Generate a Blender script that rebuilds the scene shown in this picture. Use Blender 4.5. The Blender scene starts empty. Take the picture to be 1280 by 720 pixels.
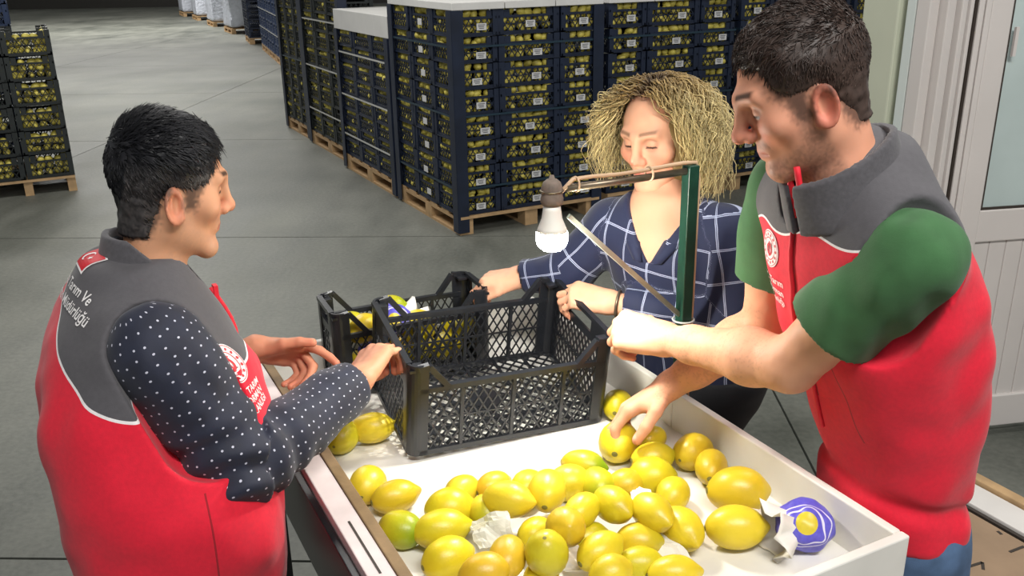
import bpy, bmesh, math, random
import numpy as np
from mathutils import Matrix, Vector

random.seed(7); RNG = np.random.default_rng(7)
SC = bpy.context.scene
COL = SC.collection

# ------------------------------------------------------------------ camera
FOC, TILT, ROLL, CAMH = 1150.0, math.radians(20.0), math.radians(1.0), 1.9
_c, _s = math.cos(TILT), math.sin(TILT)
FW = np.array([0, _c, -_s]); _r = np.array([1.0, 0, 0]); _d = np.array([0, -_s, -_c])
RT = math.cos(ROLL) * _r + math.sin(ROLL) * _d
DN = -math.sin(ROLL) * _r + math.cos(ROLL) * _d
CO = np.array([0, 0, CAMH])
def U(x, y, d):
    return CO + d * (FW + RT * (x - 640) / FOC + DN * (y - 360) / FOC)
def ZP(x, y, z):
    v = FW + RT * (x - 640) / FOC + DN * (y - 360) / FOC
    return CO + v * (z - CAMH) / v[2]
cd = bpy.data.cameras.new('camera'); cam = bpy.data.objects.new('camera', cd); COL.objects.link(cam)
cd.lens = 36 * FOC / 1280; cd.sensor_width = 36; cd.clip_start = .05; cd.clip_end = 200
cam.matrix_world = Matrix(((RT[0], -DN[0], -FW[0], 0), (RT[1], -DN[1], -FW[1], 0), (RT[2], -DN[2], -FW[2], CAMH), (0, 0, 0, 1)))
SC.camera = cam

# ------------------------------------------------------------------ light
w = bpy.data.worlds.new('world'); SC.world = w; w.use_nodes = True
w.node_tree.nodes['Background'].inputs[0].default_value = (.93, .97, 1.0, 1)
w.node_tree.nodes['Background'].inputs[1].default_value = .36
def area(name, loc, target, size, power, col=(1, .98, .94)):
    l = bpy.data.lights.new(name, 'AREA'); l.shape = 'RECTANGLE'; l.size, l.size_y = size; l.energy = power; l.color = col
    o = bpy.data.objects.new(name, l); COL.objects.link(o); o.location = loc
    o.rotation_euler = (Vector(target) - Vector(loc)).to_track_quat('-Z', 'Y').to_euler()
    return o
area('fill_front', (.3, -.6, 4.2), (.2, 1.2, 1.0), (1.6, .5), 58)  # added fill from above and behind the camera, no fixture there
area('ceiling_lamp_aisle', (-2.5, 5.5, 5.0), (-2.5, 5.5, 0), (3.0, .6), 130)
area('ceiling_lamp_middle', (2.6, 3.6, 5.0), (1.8, 4.0, 0), (2.0, .6), 90)
area('fill_door', (1.3, -.4, 3.9), (2.0, 3.2, 1.0), (1.2, .4), 70)  # added fill aimed at the door to brighten its white faces
area('ceiling_lamp_far', (-6.0, 14, 6.0), (-6.0, 14, 0), (5.0, 1.0), 420)
area('fill_end', (-11.0, 27, 6.5), (-11.0, 27, 0), (8.0, 1.0), 1100)  # extra light added to lift the dark far end of the floor
vs = SC.view_settings
vs.view_transform = 'Standard'; vs.look = 'None'; vs.gamma = 1; vs.exposure = 0.35; vs.use_curve_mapping = False

# ------------------------------------------------------------------ helpers
def N3(v):
    v = np.asarray(v, float); return v / np.linalg.norm(v)
NV = N3((.8906, .4547, 0)); UV = N3((-.4547, .8906, 0)); ZV = np.array([0, 0, 1.0])   # across and along the sorting tray
def NU(n, u, z=0): return NV * n + UV * u + ZV * z

def tag(o, label=None, cat=None, group=None, kind=None):
    if label: o['label'] = label
    if cat: o['category'] = cat
    if group: o['group'] = group
    if kind: o['kind'] = kind
    return o
def thing(name, label, cat, loc=(0, 0, 0), group=None, rot=None):
    o = bpy.data.objects.new(name, None); COL.objects.link(o); o.location = loc; o.empty_display_size = .05
    if rot is not None: o.rotation_euler = rot
    return tag(o, label, cat, group)
def mesh_from(name, V, F):
    me = bpy.data.meshes.new(name)
    me.from_pydata([tuple(map(float, v)) for v in V] if not isinstance(V, np.ndarray) else V.tolist(), [], F if isinstance(F, list) else F.tolist())
    me.update(); return me
def obj(name, V, F, m, parent=None, smooth=False, local=False, attrs=None, mi=None):
    """one mesh object; V in world space unless local"""
    V = np.asarray(V, float)
    if parent is not None and not local:
        V = V - np.array(parent.location)
    me = mesh_from(name, V, F)
    for mm in (m if isinstance(m, (list, tuple)) else [m]): me.materials.append(mm)
    if mi is not None: me.polygons.foreach_set('material_index', np.asarray(mi, np.int32))
    if smooth: me.polygons.foreach_set('use_smooth', np.ones(len(me.polygons), bool))
    if attrs:
        for k, a in attrs.items():
            a = np.asarray(a, np.float32)
            if a.ndim == 1:
                at = me.attributes.new(k, 'FLOAT', 'POINT'); at.data.foreach_set('value', a)
            elif k == 'Col':
                at = me.attributes.new(k, 'FLOAT_COLOR', 'POINT'); at.data.foreach_set('color', np.c_[a, np.ones(len(a))].astype(np.float32).ravel())
            else:
                at = me.attributes.new(k, 'FLOAT_VECTOR', 'POINT'); at.data.foreach_set('vector', a.ravel())
    o = bpy.data.objects.new(name, me); COL.objects.link(o)
    if parent is not None: o.parent = parent
    return o
def copy_tree(o, parent=None):
    c = o.copy(); COL.objects.link(c); c.parent = parent
    for ch in o.children: copy_tree(ch, c)
    return c

class MB:
    def __init__(s): s.V = []; s.F = []; s.n = 0
    def add(s, V, F):
        V = np.asarray(V, float); s.V.append(V); s.F += [tuple(i + s.n for i in f) for f in F]; s.n += len(V); return s
    def box(s, c, size, ax=None, taper=1.0):
        hx, hy, hz = [k / 2 for k in size]; c = np.asarray(c, float)
        L = np.array([(-hx, -hy, -hz), (hx, -hy, -hz), (hx, hy, -hz), (-hx, hy, -hz), (-hx * taper, -hy * taper, hz), (hx * taper, -hy * taper, hz), (hx * taper, hy * taper, hz), (-hx * taper, hy * taper, hz)])
        if ax is not None: L = L @ np.array(ax)
        return s.add(L + c, [(0, 3, 2, 1), (4, 5, 6, 7), (0, 1, 5, 4), (1, 2, 6, 5), (2, 3, 7, 6), (3, 0, 4, 7)])
    def bar(s, a, b, wd, ht, side=None):
        a = np.asarray(a, float); b = np.asarray(b, float); y = N3(b - a)
        sd = np.asarray(side if side is not None else ((0, 0, 1) if abs(y[2]) < .9 else (1, 0, 0)), float)
        x = N3(np.cross(y, sd)); z = np.cross(x, y)
        return s.box((a + b) / 2, (wd, np.linalg.norm(b - a), ht), (x, y, z))
    def tube(s, P, R, k=8, cap=True):
        P = np.asarray(P, float); m = len(P); R = np.broadcast_to(np.asarray(R, float), (m,))
        T = np.gradient(P, axis=0); T /= np.linalg.norm(T, axis=1)[:, None] + 1e-12
        nr = np.cross(T[0], (0, 0, 1) if abs(T[0][2]) < .9 else (1, 0, 0)); V = []
        for i in range(m):
            nr = nr - T[i] * (nr @ T[i]); nr /= np.linalg.norm(nr) + 1e-12; bn = np.cross(T[i], nr)
            for j in range(k):
                a = 2 * math.pi * j / k; V.append(P[i] + R[i] * (math.cos(a) * nr + math.sin(a) * bn))
        F = [(i * k + j, i * k + (j + 1) % k, (i + 1) * k + (j + 1) % k, (i + 1) * k + j) for i in range(m - 1) for j in range(k)]
        if cap: F += [tuple(range(k - 1, -1, -1)), tuple((m - 1) * k + j for j in range(k))]
        return s.add(V, F)
    def lathe(s, c, prof, k=24, ax=None):
        V = []
        for r, z in prof:
            for j in range(k):
                a = 2 * math.pi * j / k; V.append((r * math.cos(a), r * math.sin(a), z))
        V = np.array(V); m = len(prof)
        if ax is not None: V = V @ np.array(ax)
        F = [(i * k + j, i * k + (j + 1) % k, (i + 1) * k + (j + 1) % k, (i + 1) * k + j) for i in range(m - 1) for j in range(k)]
        F += [tuple(range(k - 1, -1, -1)), tuple((m - 1) * k + j for j in range(k))]
        return s.add(V + np.asarray(c), F)
    def build(s, name, m, parent=None, smooth=False, local=False, attrs=None):
        return obj(name, np.concatenate(s.V), s.F, m, parent, smooth, local, attrs)

def bevel(o, wd=.003, seg=2):
    b = o.modifiers.new('bevel', 'BEVEL'); b.width = wd; b.segments = seg; b.limit_method = 'ANGLE'; return o

# ------------------------------------------------------------------ noise and implicit surfaces
_H = RNG.random((64, 64, 64)).astype(np.float32)
def vnoise(P, sc):
    p = np.asarray(P) * np.asarray(sc); i = np.floor(p).astype(int); f = p - i; f = f * f * (3 - 2 * f); i &= 63; j = (i + 1) & 63
    x0, y0, z0 = i.T; x1, y1, z1 = j.T; fx, fy, fz = f.T
    a = _H[x0, y0, z0] * (1 - fx) + _H[x1, y0, z0] * fx; b = _H[x0, y1, z0] * (1 - fx) + _H[x1, y1, z0] * fx
    c = _H[x0, y0, z1] * (1 - fx) + _H[x1, y0, z1] * fx; d = _H[x0, y1, z1] * (1 - fx) + _H[x1, y1, z1] * fx
    return ((a * (1 - fy) + b * fy) * (1 - fz) + (c * (1 - fy) + d * fy) * fz) * 2 - 1
def smin(a, b, k):
    if k <= 0: return np.minimum(a, b)
    h = np.clip(.5 + .5 * (b - a) / k, 0, 1); return b + (a - b) * h - k * h * (1 - h)
def smax(a, b, k): return -smin(-a, -b, k)
def rc(P, a, b, ra, rb):
    a = np.asarray(a, float); ba = np.asarray(b, float) - a; pa = P - a
    h = np.clip(pa @ ba / (ba @ ba + 1e-12), 0, 1); return np.linalg.norm(pa - h[:, None] * ba, axis=1) - (ra + (rb - ra) * h)
def ell(P, c, r, ax=None):
    q = P - np.asarray(c, float)
    if ax is not None: q = q @ np.array(ax).T
    r = np.asarray(r, float); k0 = np.linalg.norm(q / r, axis=1); k1 = np.linalg.norm(q / (r * r), axis=1) + 1e-9
    return k0 * (k0 - 1) / k1
def sph(P, c, r): return np.linalg.norm(P - np.asarray(c, float), axis=1) - r
def sdf_mesh(f, lo, hi, h, B=8):
    lo = np.asarray(lo, float); hi = np.asarray(hi, float); nb = np.ceil((hi - lo) / h / B).astype(int); N = nb * B
    g = np.stack(np.meshgrid(*[np.arange(k) for k in nb], indexing='ij'), -1).reshape(-1, 3)
    dc = f(lo + (g * B + B / 2) * h); g = g[np.abs(dc) < B * h * .87 * 1.35 + .004]
    if len(g) == 0: return np.zeros((0, 3)), []
    o = np.stack(np.meshgrid(*[np.arange(B + 1)] * 3, indexing='ij'), -1).reshape(-1, 3)
    vals = np.empty((len(g), B + 1, B + 1, B + 1), np.float32)
    for s in range(0, len(g), 400):
        q = g[s:s + 400]; P = lo + ((q[:, None] * B + o[None]).reshape(-1, 3)) * h
        vals[s:s + 400] = f(P).reshape(-1, B + 1, B + 1, B + 1)
    cr = [(a, b, c) for a in (0, 1) for b in (0, 1) for c in (0, 1)]
    C = np.stack([vals[:, a:a + B, b:b + B, c:c + B] for a, b, c in cr], -1)
    ins = C < 0; act = ins.any(-1) & ~ins.all(-1)
    bi, ci, cj, ck = np.nonzero(act); Cv = C[bi, ci, cj, ck].astype(float)
    cell = g[bi] * B + np.c_[ci, cj, ck]
    acc = np.zeros((len(cell), 3)); cnt = np.zeros(len(cell)); crn = np.array(cr, float)
    for i in range(8):
        for j in range(i + 1, 8):
            if np.abs(crn[i] - crn[j]).sum() != 1: continue
            m = (Cv[:, i] < 0) != (Cv[:, j] < 0); t = np.where(m, Cv[:, i] / np.where(m, Cv[:, i] - Cv[:, j], 1), 0)
            acc += np.where(m[:, None], crn[i] + t[:, None] * (crn[j] - crn[i]), 0); cnt += m
    V = lo + (cell + acc / cnt[:, None]) * h
    key = (cell[:, 0] * (N[1] + 1) + cell[:, 1]) * (N[2] + 1) + cell[:, 2]; od = np.argsort(key); V = V[od]; key = key[od]; cell = cell[od]; Cv = Cv[od]
    st = np.array([(N[1] + 1) * (N[2] + 1), N[2] + 1, 1]); Q = []
    for a in range(3):
        b, c = (a + 1) % 3, (a + 2) % 3; e = cr.index(tuple(int(k == a) for k in range(3)))
        m = (Cv[:, 0] < 0) != (Cv[:, e] < 0); m &= (cell[:, b] > 0) & (cell[:, c] > 0)
        k0 = key[m]; ks = [k0, k0 - st[b], k0 - st[b] - st[c], k0 - st[c]]; ix = []; ok = np.ones(len(k0), bool)
        for k in ks:
            i = np.clip(np.searchsorted(key, k), 0, len(key) - 1); ok &= key[i] == k; ix.append(i)
        q = np.stack(ix, 1); fl = (Cv[m, 0] < 0); q = np.where(fl[:, None], q, q[:, ::-1]); Q.append(q[ok])
    return V, np.concatenate(Q)
def joinVF(parts):
    Vs, Fs, n = [], [], 0
    for V, F in parts:
        if len(V) == 0: continue
        Vs.append(V); Fs += (np.asarray(F) + n).tolist() if not isinstance(F, list) else [tuple(i + n for i in f) for f in F]; n += len(V)
    return np.concatenate(Vs), Fs
def march(P, dr, f, it=45, off=.0012):
    P = P.copy()
    P0 = P.copy()
    for _ in range(it): P += dr * (f(P)[:, None] * .8)
    bad = np.linalg.norm(P - P0, axis=1) > .35
    if bad.any() and not bad.all():      # cloth ends here: stay level with the rest
        t = ((P - P0) @ dr)[~bad].mean(); P[bad] = P0[bad] + dr * t
    return P - dr * off

# ------------------------------------------------------------------ materials
def rgb(r, g, b):
    return tuple((c / 255 / 12.92 if c / 255 <= .04045 else ((c / 255 + .055) / 1.055) ** 2.4) for c in (r, g, b))
def M(name, col, rough=.55, var=None, bump=None, metal=0.0, attr=False, sss=0.0, spec=.5, emit=None, trans=0.0, alpha=1.0, coat=0.0, sheen=0.0):
    m = bpy.data.materials.new(name); m.use_nodes = True; nt = m.node_tree; b = nt.nodes['Principled BSDF']; L = nt.links
    b.inputs['Base Color'].default_value = (*col, 1); b.inputs['Roughness'].default_value = rough; b.inputs['Metallic'].default_value = metal
    b.inputs['Specular IOR Level'].default_value = spec; b.inputs['Transmission Weight'].default_value = trans; b.inputs['Alpha'].default_value = alpha
    b.inputs['Coat Weight'].default_value = coat; b.inputs['Sheen Weight'].default_value = sheen
    src = None; tc = nt.nodes.new('ShaderNodeTexCoord')
    if attr:
        a = nt.nodes.new('ShaderNodeAttribute'); a.attribute_name = 'Col'; src = a.outputs['Color']
    if var:
        sc, amt = var; nz = nt.nodes.new('ShaderNodeTexNoise'); nz.inputs['Scale'].default_value = sc; nz.inputs['Detail'].default_value = 5
        L.new(tc.outputs['Object'], nz.inputs['Vector'])
        mp = nt.nodes.new('ShaderNodeMapRange'); mp.inputs[1].default_value = .3; mp.inputs[2].default_value = .7; mp.inputs[3].default_value = 1 - amt; mp.inputs[4].default_value = 1 + amt
        L.new(nz.outputs['Fac'], mp.inputs[0]); mx = nt.nodes.new('ShaderNodeMix'); mx.data_type = 'RGBA'; mx.blend_type = 'MULTIPLY'; mx.inputs[0].default_value = 1
        if src: L.new(src, mx.inputs[6])
        else: mx.inputs[6].default_value = (*col, 1)
        L.new(mp.outputs[0], mx.inputs[7]); src = mx.outputs[2]
    if src: L.new(src, b.inputs['Base Color'])
    if bump:
        sc, st, ds = bump; nz = nt.nodes.new('ShaderNodeTexNoise'); nz.inputs['Scale'].default_value = sc; nz.inputs['Detail'].default_value = 4
        L.new(tc.outputs['Object'], nz.inputs['Vector']); bp = nt.nodes.new('ShaderNodeBump'); bp.inputs['Strength'].default_value = st; bp.inputs['Distance'].default_value = ds
        L.new(nz.outputs['Fac'], bp.inputs['Height']); L.new(bp.outputs[0], b.inputs['Normal'])
    if sss: b.inputs['Subsurface Weight'].default_value = sss; b.inputs['Subsurface Radius'].default_value = (1, .35, .2); b.inputs['Subsurface Scale'].default_value = .006
    if emit: b.inputs['Emission Color'].default_value = (*emit[0], 1); b.inputs['Emission Strength'].default_value = emit[1]
    m.diffuse_color = (*col, 1); return m
class NT:
    """small node helper around a material"""
    def __init__(s, m): s.t = m.node_tree; s.b = s.t.nodes['Principled BSDF']
    def n(s, typ, **kw):
        x = s.t.nodes.new('ShaderNode' + typ)
        for k, v in kw.items(): setattr(x, k, v)
        return x
    def l(s, a, b): s.t.links.new(a, b)
    def math(s, op, a, b=None, c=None):
        x = s.n('Math', operation=op)
        for i, v in enumerate((a, b, c)):
            if v is None: continue
            if isinstance(v, (int, float)): x.inputs[i].default_value = v
            else: s.l(v, x.inputs[i])
        return x.outputs[0]
    def mix(s, f, a, b):
        x = s.n('Mix', data_type='RGBA')
        for i, v in ((0, f), (6, a), (7, b)):
            if isinstance(v, (int, float)): x.inputs[i].default_value = v
            elif isinstance(v, tuple): x.inputs[i].default_value = (*v, 1)
            else: s.l(v, x.inputs[i])
        return x.outputs[2]
    def attr(s, nm): a = s.n('Attribute'); a.attribute_name = nm; return a

m_white = M('painted_white_board', rgb(214, 210, 206), .45, (6, .05), (40, .1, .002))
m_traywhite = M('tray_white_board', rgb(222, 219, 212), .42, (9, .06), (60, .08, .001))
m_wood = M('pine_wood', rgb(178, 146, 106), .7, (14, .18), (60, .3, .003))
m_wooddark = M('worn_wood', rgb(128, 104, 72), .7, (18, .25), (60, .3, .003))
m_black = M('black_plastic', rgb(20, 21, 24), .33, (30, .15), None, spec=.6)
m_crate = M('dark_grey_crate_plastic', rgb(27, 29, 34), .3, (25, .2), None, spec=.65)
m_navy = M('navy_crate_plastic', rgb(22, 32, 52), .45, (8, .25))
m_dkgreen = M('dark_green_crate_plastic', rgb(24, 30, 30), .5, (8, .25))
m_blue = M('blue_crate_plastic', rgb(28, 48, 82), .5, (5, .25))
m_card = M('white_card', rgb(205, 205, 205), .6)
m_ink = M('grey_print', rgb(90, 90, 95), .6)
m_film = M('white_stretch_film', rgb(186, 190, 200), .3, (5, .12), (14, .6, .05))
m_strapw = M('white_strap', rgb(190, 190, 186), .4)
m_strapd = M('dark_strap', rgb(30, 52, 66), .4)
m_far = M('stack_lemon', rgb(196, 182, 84), .5, (7, .35))
m_foam = M('white_foam_lid', rgb(214, 213, 210), .7, (6, .05), (30, .25, .004))
m_metal = M('bare_steel', rgb(120, 108, 92), .38, (30, .2), metal=.75)
m_greenpaint = M('green_paint', rgb(22, 62, 48), .4, (30, .2))
m_steelgreen = M('pale_green_steel', rgb(150, 160, 146), .3, (30, .15), metal=.5)
m_cable = M('beige_cable', rgb(196, 164, 132), .5)
m_socket = M('dusty_socket', rgb(112, 98, 88), .7, (60, .25), (90, .4, .002))
m_bulbcone = M('white_bulb_plastic', rgb(228, 226, 218), .4)
m_bulb = M('glowing_bulb', (1, 1, 1), .4, emit=((1.0, .965, .86), 300))
m_pvc = M('white_pvc', rgb(206, 200, 196), .35, (3, .04))
m_panel = M('pale_green_panel', rgb(190, 194, 174), .45, (4, .04))
m_gasket = M('dark_gasket', rgb(52, 44, 38), .6)
m_glass = M('frosted_door_glass', rgb(186, 200, 198), .16, (2.2, .10), spec=.7)
m_grey = M('charcoal_fleece', rgb(76, 74, 78), .9, (160, .14), (500, .25, .001), sheen=.15)
m_tshirt = M('green_cotton', rgb(54, 96, 56), .9, (30, .10), (420, .25, .001), sheen=.1)
m_jeans = M('blue_denim', rgb(74, 98, 130), .9, (22, .25), (600, .3, .001))
m_dark = M('dark_trousers', rgb(22, 23, 28), .9, (30, .2))
m_shoe = M('black_shoe', rgb(18, 17, 17), .5)
m_redtrim = M('red_trim', rgb(214, 26, 46), .7)
m_whiteprint = M('white_print', rgb(232, 228, 228), .6)
m_redprint = M('red_print', rgb(190, 16, 34), .6)
m_skin = M('skin', rgb(200, 150, 120), .56, None, (260, .12, .001), attr=True, sss=.12, spec=.28)
m_hair = M('hair', rgb(20, 18, 18), .5, None, None, attr=True, spec=.35)
m_tissue = M('white_tissue', rgb(226, 222, 214), .7, None, (30, .4, .004), trans=0.0)
m_plasticwrap = M('clear_wrap', rgb(214, 212, 200), .25, None, (40, .6, .005), alpha=.55)

# ================================================================== setting
def floor_mat():
    m = M('concrete_floor', rgb(118, 120, 114), .6); t = NT(m); tc = t.n('TexCoord')
    def nz(sc, det, x=None):
        k = t.n('TexNoise'); k.inputs['Scale'].default_value = sc; k.inputs['Detail'].default_value = det; t.l(tc.outputs['Object'] if x is None else x, k.inputs['Vector']); return k.outputs['Fac']
    mp = t.n('Mapping'); mp.inputs['Scale'].default_value = (1.0, .35, 1); mp.inputs['Rotation'].default_value = (0, 0, .45); t.l(tc.outputs['Object'], mp.inputs['Vector'])
    a = nz(.55, 6); b = nz(3.2, 8, mp.outputs[0]); c = nz(38, 4)
    v = t.math('ADD', t.math('MULTIPLY', a, .75), t.math('ADD', t.math('MULTIPLY', b, .55), t.math('MULTIPLY', c, .28)))
    mr = t.n('MapRange'); t.l(v, mr.inputs[0]); mr.inputs[1].default_value = .52; mr.inputs[2].default_value = 1.05; mr.inputs[3].default_value = 0; mr.inputs[4].default_value = 1
    t.l(t.mix(mr.outputs[0], rgb(60, 64, 58), rgb(128, 129, 121)), t.b.inputs['Base Color'])
    r = t.n('MapRange'); t.l(b, r.inputs[0]); r.inputs[3].default_value = .42; r.inputs[4].default_value = .75; t.l(r.outputs[0], t.b.inputs['Roughness'])
    bp = t.n('Bump'); bp.inputs['Strength'].default_value = .15; bp.inputs['Distance'].default_value = .01; t.l(c, bp.inputs['Height']); t.l(bp.outputs[0], t.b.inputs['Normal'])
    return m
m_floor = floor_mat()
fl = tag(bpy.data.objects.new('floor', None), kind='structure', label='worn grey concrete warehouse floor with thin slab joints'); COL.objects.link(fl)
MB().box((-4, 22, -.16), (60, 70, .1)).build('joint_filler', M('joint_dark', rgb(52, 52, 48), .9), fl)
# slabs laid along the aisle, joint lines about a centimetre wide
ys = [-6, -1.2, 2.55, 6.3, 10.05, 13.8, 17.55, 21.3, 25.05, 28.8, 32.55, 40]
xs = [-30, -14, -9.4, -4.9, 1.02, 7.0, 22]
yaw = math.radians(-2.5); RZ = np.array([[math.cos(yaw), math.sin(yaw), 0], [-math.sin(yaw), math.cos(yaw), 0], [0, 0, 1]])
for i in range(len(ys) - 1):
    for j in range(len(xs) - 1):
        cx, cy = (xs[j] + xs[j + 1]) / 2, (ys[i] + ys[i + 1]) / 2
        MB().box(np.array((cx, cy, -.06)) @ RZ, (xs[j + 1] - xs[j] - .010, ys[i + 1] - ys[i] - .012, .12), RZ).build('slab', m_floor, fl)
m_wall = M('painted_block_wall', rgb(176, 178, 174), .8, (1.5, .06), (20, .3, .01))
bw = obj('wall_back', *(lambda b: (np.concatenate(b.V), b.F))(MB().box((-4, 41, 3), (70, .3, 6))), m_wall); tag(bw, 'pale far wall of the warehouse', kind='structure')
tr = obj('trim_1', *(lambda b: (np.concatenate(b.V), b.F))(MB().box((-4, 40.8, .25), (70, .06, .5))), M('dark_skirting', rgb(46, 44, 40), .7)); tag(tr, 'dark skirting along the far wall', kind='structure')
ce = obj('ceiling', *(lambda b: (np.concatenate(b.V), b.F))(MB().box((-4, 18, 7.2), (60, 50, .2))), M('pale_roof_sheet', rgb(190, 192, 190), .8)); tag(ce, 'pale sheet roof of the warehouse', kind='structure')

# ---- white plastic-framed door and partition on the right
def struct(name, mb, m, label, parent=None):
    o = mb.build(name, m, parent)
    if parent is None: tag(o, label, kind='structure')
    return o
AX = (NV, UV, ZV)
NS = -.135
wallr = thing('wall_right', None, None, NU(2.97 + NS, 2.30)); tag(wallr, 'pale green partition end post beside the white door frame', kind='structure'); del_cat = None
bevel(MB().box(NU(2.98 + NS, 2.46, 1.25), (.16, .16, 2.5), AX).build('panel', m_panel, wallr), .006)
bevel(MB().box(NU(2.955 + NS, 2.33, 1.25), (.10, .040, 2.5), AX).build('cover_strip', M('pale_blue_strip', rgb(204, 212, 208), .4), wallr), .004)
MB().box(NU(2.888 + NS, 2.43, 1.915), (.022, .05, .075), AX).tube([NU(2.875 + NS, 2.43, 1.93), NU(2.84 + NS, 2.43, 1.93), NU(2.835 + NS, 2.40, 1.925)], .009, 10).build('latch', m_metal, wallr)
MB().tube([NU(2.898 + NS, 2.345, 1.80) + .016 * (math.cos(a) * UV + math.sin(a) * ZV) for a in np.linspace(0, 6.28, 14)], .004, 6).build('ring', m_metal, wallr)
frame = thing('trim_2', None, None, NU(2.98 + NS, 2.21)); tag(frame, 'white plastic door frame jamb with grooved edges', kind='structure')
for n0, wd, u0, dp in ((2.925, .05, 2.278, .055), (2.975, .045, 2.258, .075), (3.022, .03, 2.248, .085), (3.053, .02, 2.24, .08)):
    bevel(MB().box(NU(n0 + NS, u0, 1.25), (wd - .003, dp, 2.5), AX).build('jamb_strip', m_pvc, frame), .004)
MB().box(NU(3.073 + NS, 2.235, 1.25), (.014, .07, 2.5), AX).build('gasket', m_gasket, frame)
bevel(MB().box(NU(2.98 + NS, 1.60, 2.47), (.16, 1.35, .10), AX).build('head_rail', m_pvc, frame), .004)
door = thing('door_1', None, None, NU(3.10 + NS, 2.15)); tag(door, 'open white plastic door with frosted glass over a ribbed panel', kind='structure')
# leaf stands open, roughly square to the partition
da = math.radians(-17.5); DX = N3(math.cos(da) * NV + math.sin(da) * UV); DY = np.cross(ZV, DX); DO = NU(3.085 + NS, 2.222)
DAX = (DX, DY, ZV)
def D(x, y, z): return DO + DX * x + DY * y + ZV * z
bevel(MB().box(D(.012, 0, 1.22), (.022, .06, 2.36), DAX).build('edge_strip', m_pvc, door), .003)
bevel(MB().box(D(.036, 0, 1.22), (.022, .07, 2.36), DAX).build('edge_strip', m_pvc, door), .003)
bevel(MB().box(D(.092, 0, 1.22), (.084, .06, 2.36), DAX).build('stile', m_pvc, door), .005)
bevel(MB().box(D(.90, 0, 1.22), (.11, .06, 2.36), DAX).build('stile', m_pvc, door), .005)
for z0, hh in ((.11, .14), (.905, .125), (2.34, .12)):
    bevel(MB().box(D(.49, 0, z0), (.72, .058, hh), DAX).build('rail', m_pvc, door), .005)
for k in range(10):
    bevel(MB().box(D(.170 + .0715 * k, 0, .51), (.0695, .028, .68), DAX).build('rib', m_pvc, door), .004)
MB().box(D(.49, 0, 1.625), (.72, .012, 1.32), DAX).build('glass_pane', m_glass, door)
for a, b in (((.136, -.02, .972), (.852, -.02, .972)), ((.138, -.02, .97), (.138, -.02, 2.28))):
    MB().bar(D(*a), D(*b), .008, .01).build('glazing_bead', m_gasket, door)
MB().box(D(.155, -.036, 1.58), (.012, .012, .10), DAX).build('hinge', m_pvc, door)
# threshold of the doorway
sill = thing('trim_3', None, None, NU(2.82, 1.7)); tag(sill, 'white sill with a worn wooden strip along the doorway', kind='structure')
bevel(MB().box(NU(2.795, 1.35, .012), (.125, 1.75, .024), AX).build('sill_board', m_white, sill), .004)
bevel(MB().box(NU(2.885, 1.35, .02), (.045, 1.75, .04), AX).build('wooden_strip', m_wood, sill), .004)
MB().box(NU(2.722, 1.35, .006), (.016, 1.75, .012), AX).build('dark_edge', m_gasket, sill)
tile = tag(bpy.data.objects.new('floor_entry', None), 'brown scuffed boards on the ground in front of the doorway', kind='structure'); COL.objects.link(tile)
m_tile = M('brown_board', rgb(146, 122, 98), .75, (7, .12), (50, .2, .003))
for i in range(2):
    for j in range(3):
        bevel(MB().box(NU(2.40 - .62 * i, 1.55 - .62 * j, .004), (.612, .612, .008), AX).build('floor_board', m_tile, tile), .002)
for (a, b) in (((1205, 682), (1211, 690)), ((1262, 690), (1280, 683)), ((1212, 708), (1228, 703)), ((1228, 703), (1229, 712)), ((1247, 664), (1252, 668))):
    p, q = ZP(*a, .0085), ZP(*b, .0085); MB().bar(p, q, .010, .002).build('scuff_mark', m_gasket, tile)

# ================================================================== far stacks of lemon crates
YAW = math.atan2(NV[1], NV[0])
def lattice(mb, o, ex, ez, wd, ht, pitch, slope, t, nrm, dirs=(1, -1)):
    """thin diagonal bars clipped to a rectangle o + [0,wd] ex + [0,ht] ez"""
    o, ex, ez = map(np.asarray, (o, ex, ez))
    for sgn in dirs:
        run = ht / slope; k = -run if sgn > 0 else 0; x = -run
        while x < wd + run:
            a0, a1 = (x, 0.0), (x + run, ht)
            if sgn < 0: a0, a1 = (x + run, 0.0), (x, ht)
            # clip in x
            (xa, za), (xb, zb) = a0, a1
            def clip(xa, za, xb, zb):
                pts = []
                for (x0, z0, x1, z1) in ((xa, za, xb, zb), (xb, zb, xa, za)):
                    if x0 < 0: tt = -x0 / (x1 - x0)
                    elif x0 > wd: tt = (wd - x0) / (x1 - x0)
                    else: tt = 0
                    pts.append((x0 + (x1 - x0) * tt, z0 + (z1 - z0) * tt, tt))
                return pts
            if not (max(xa, xb) <= 0 or min(xa, xb) >= wd):
                p, q = clip(xa, za, xb, zb)
                if abs(p[0] - q[0]) > .004: mb.bar(o + ex * p[0] + ez * p[1], o + ex * q[0] + ez * q[1], t, t * .8, nrm)
            x += pitch
_far = {}
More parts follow.
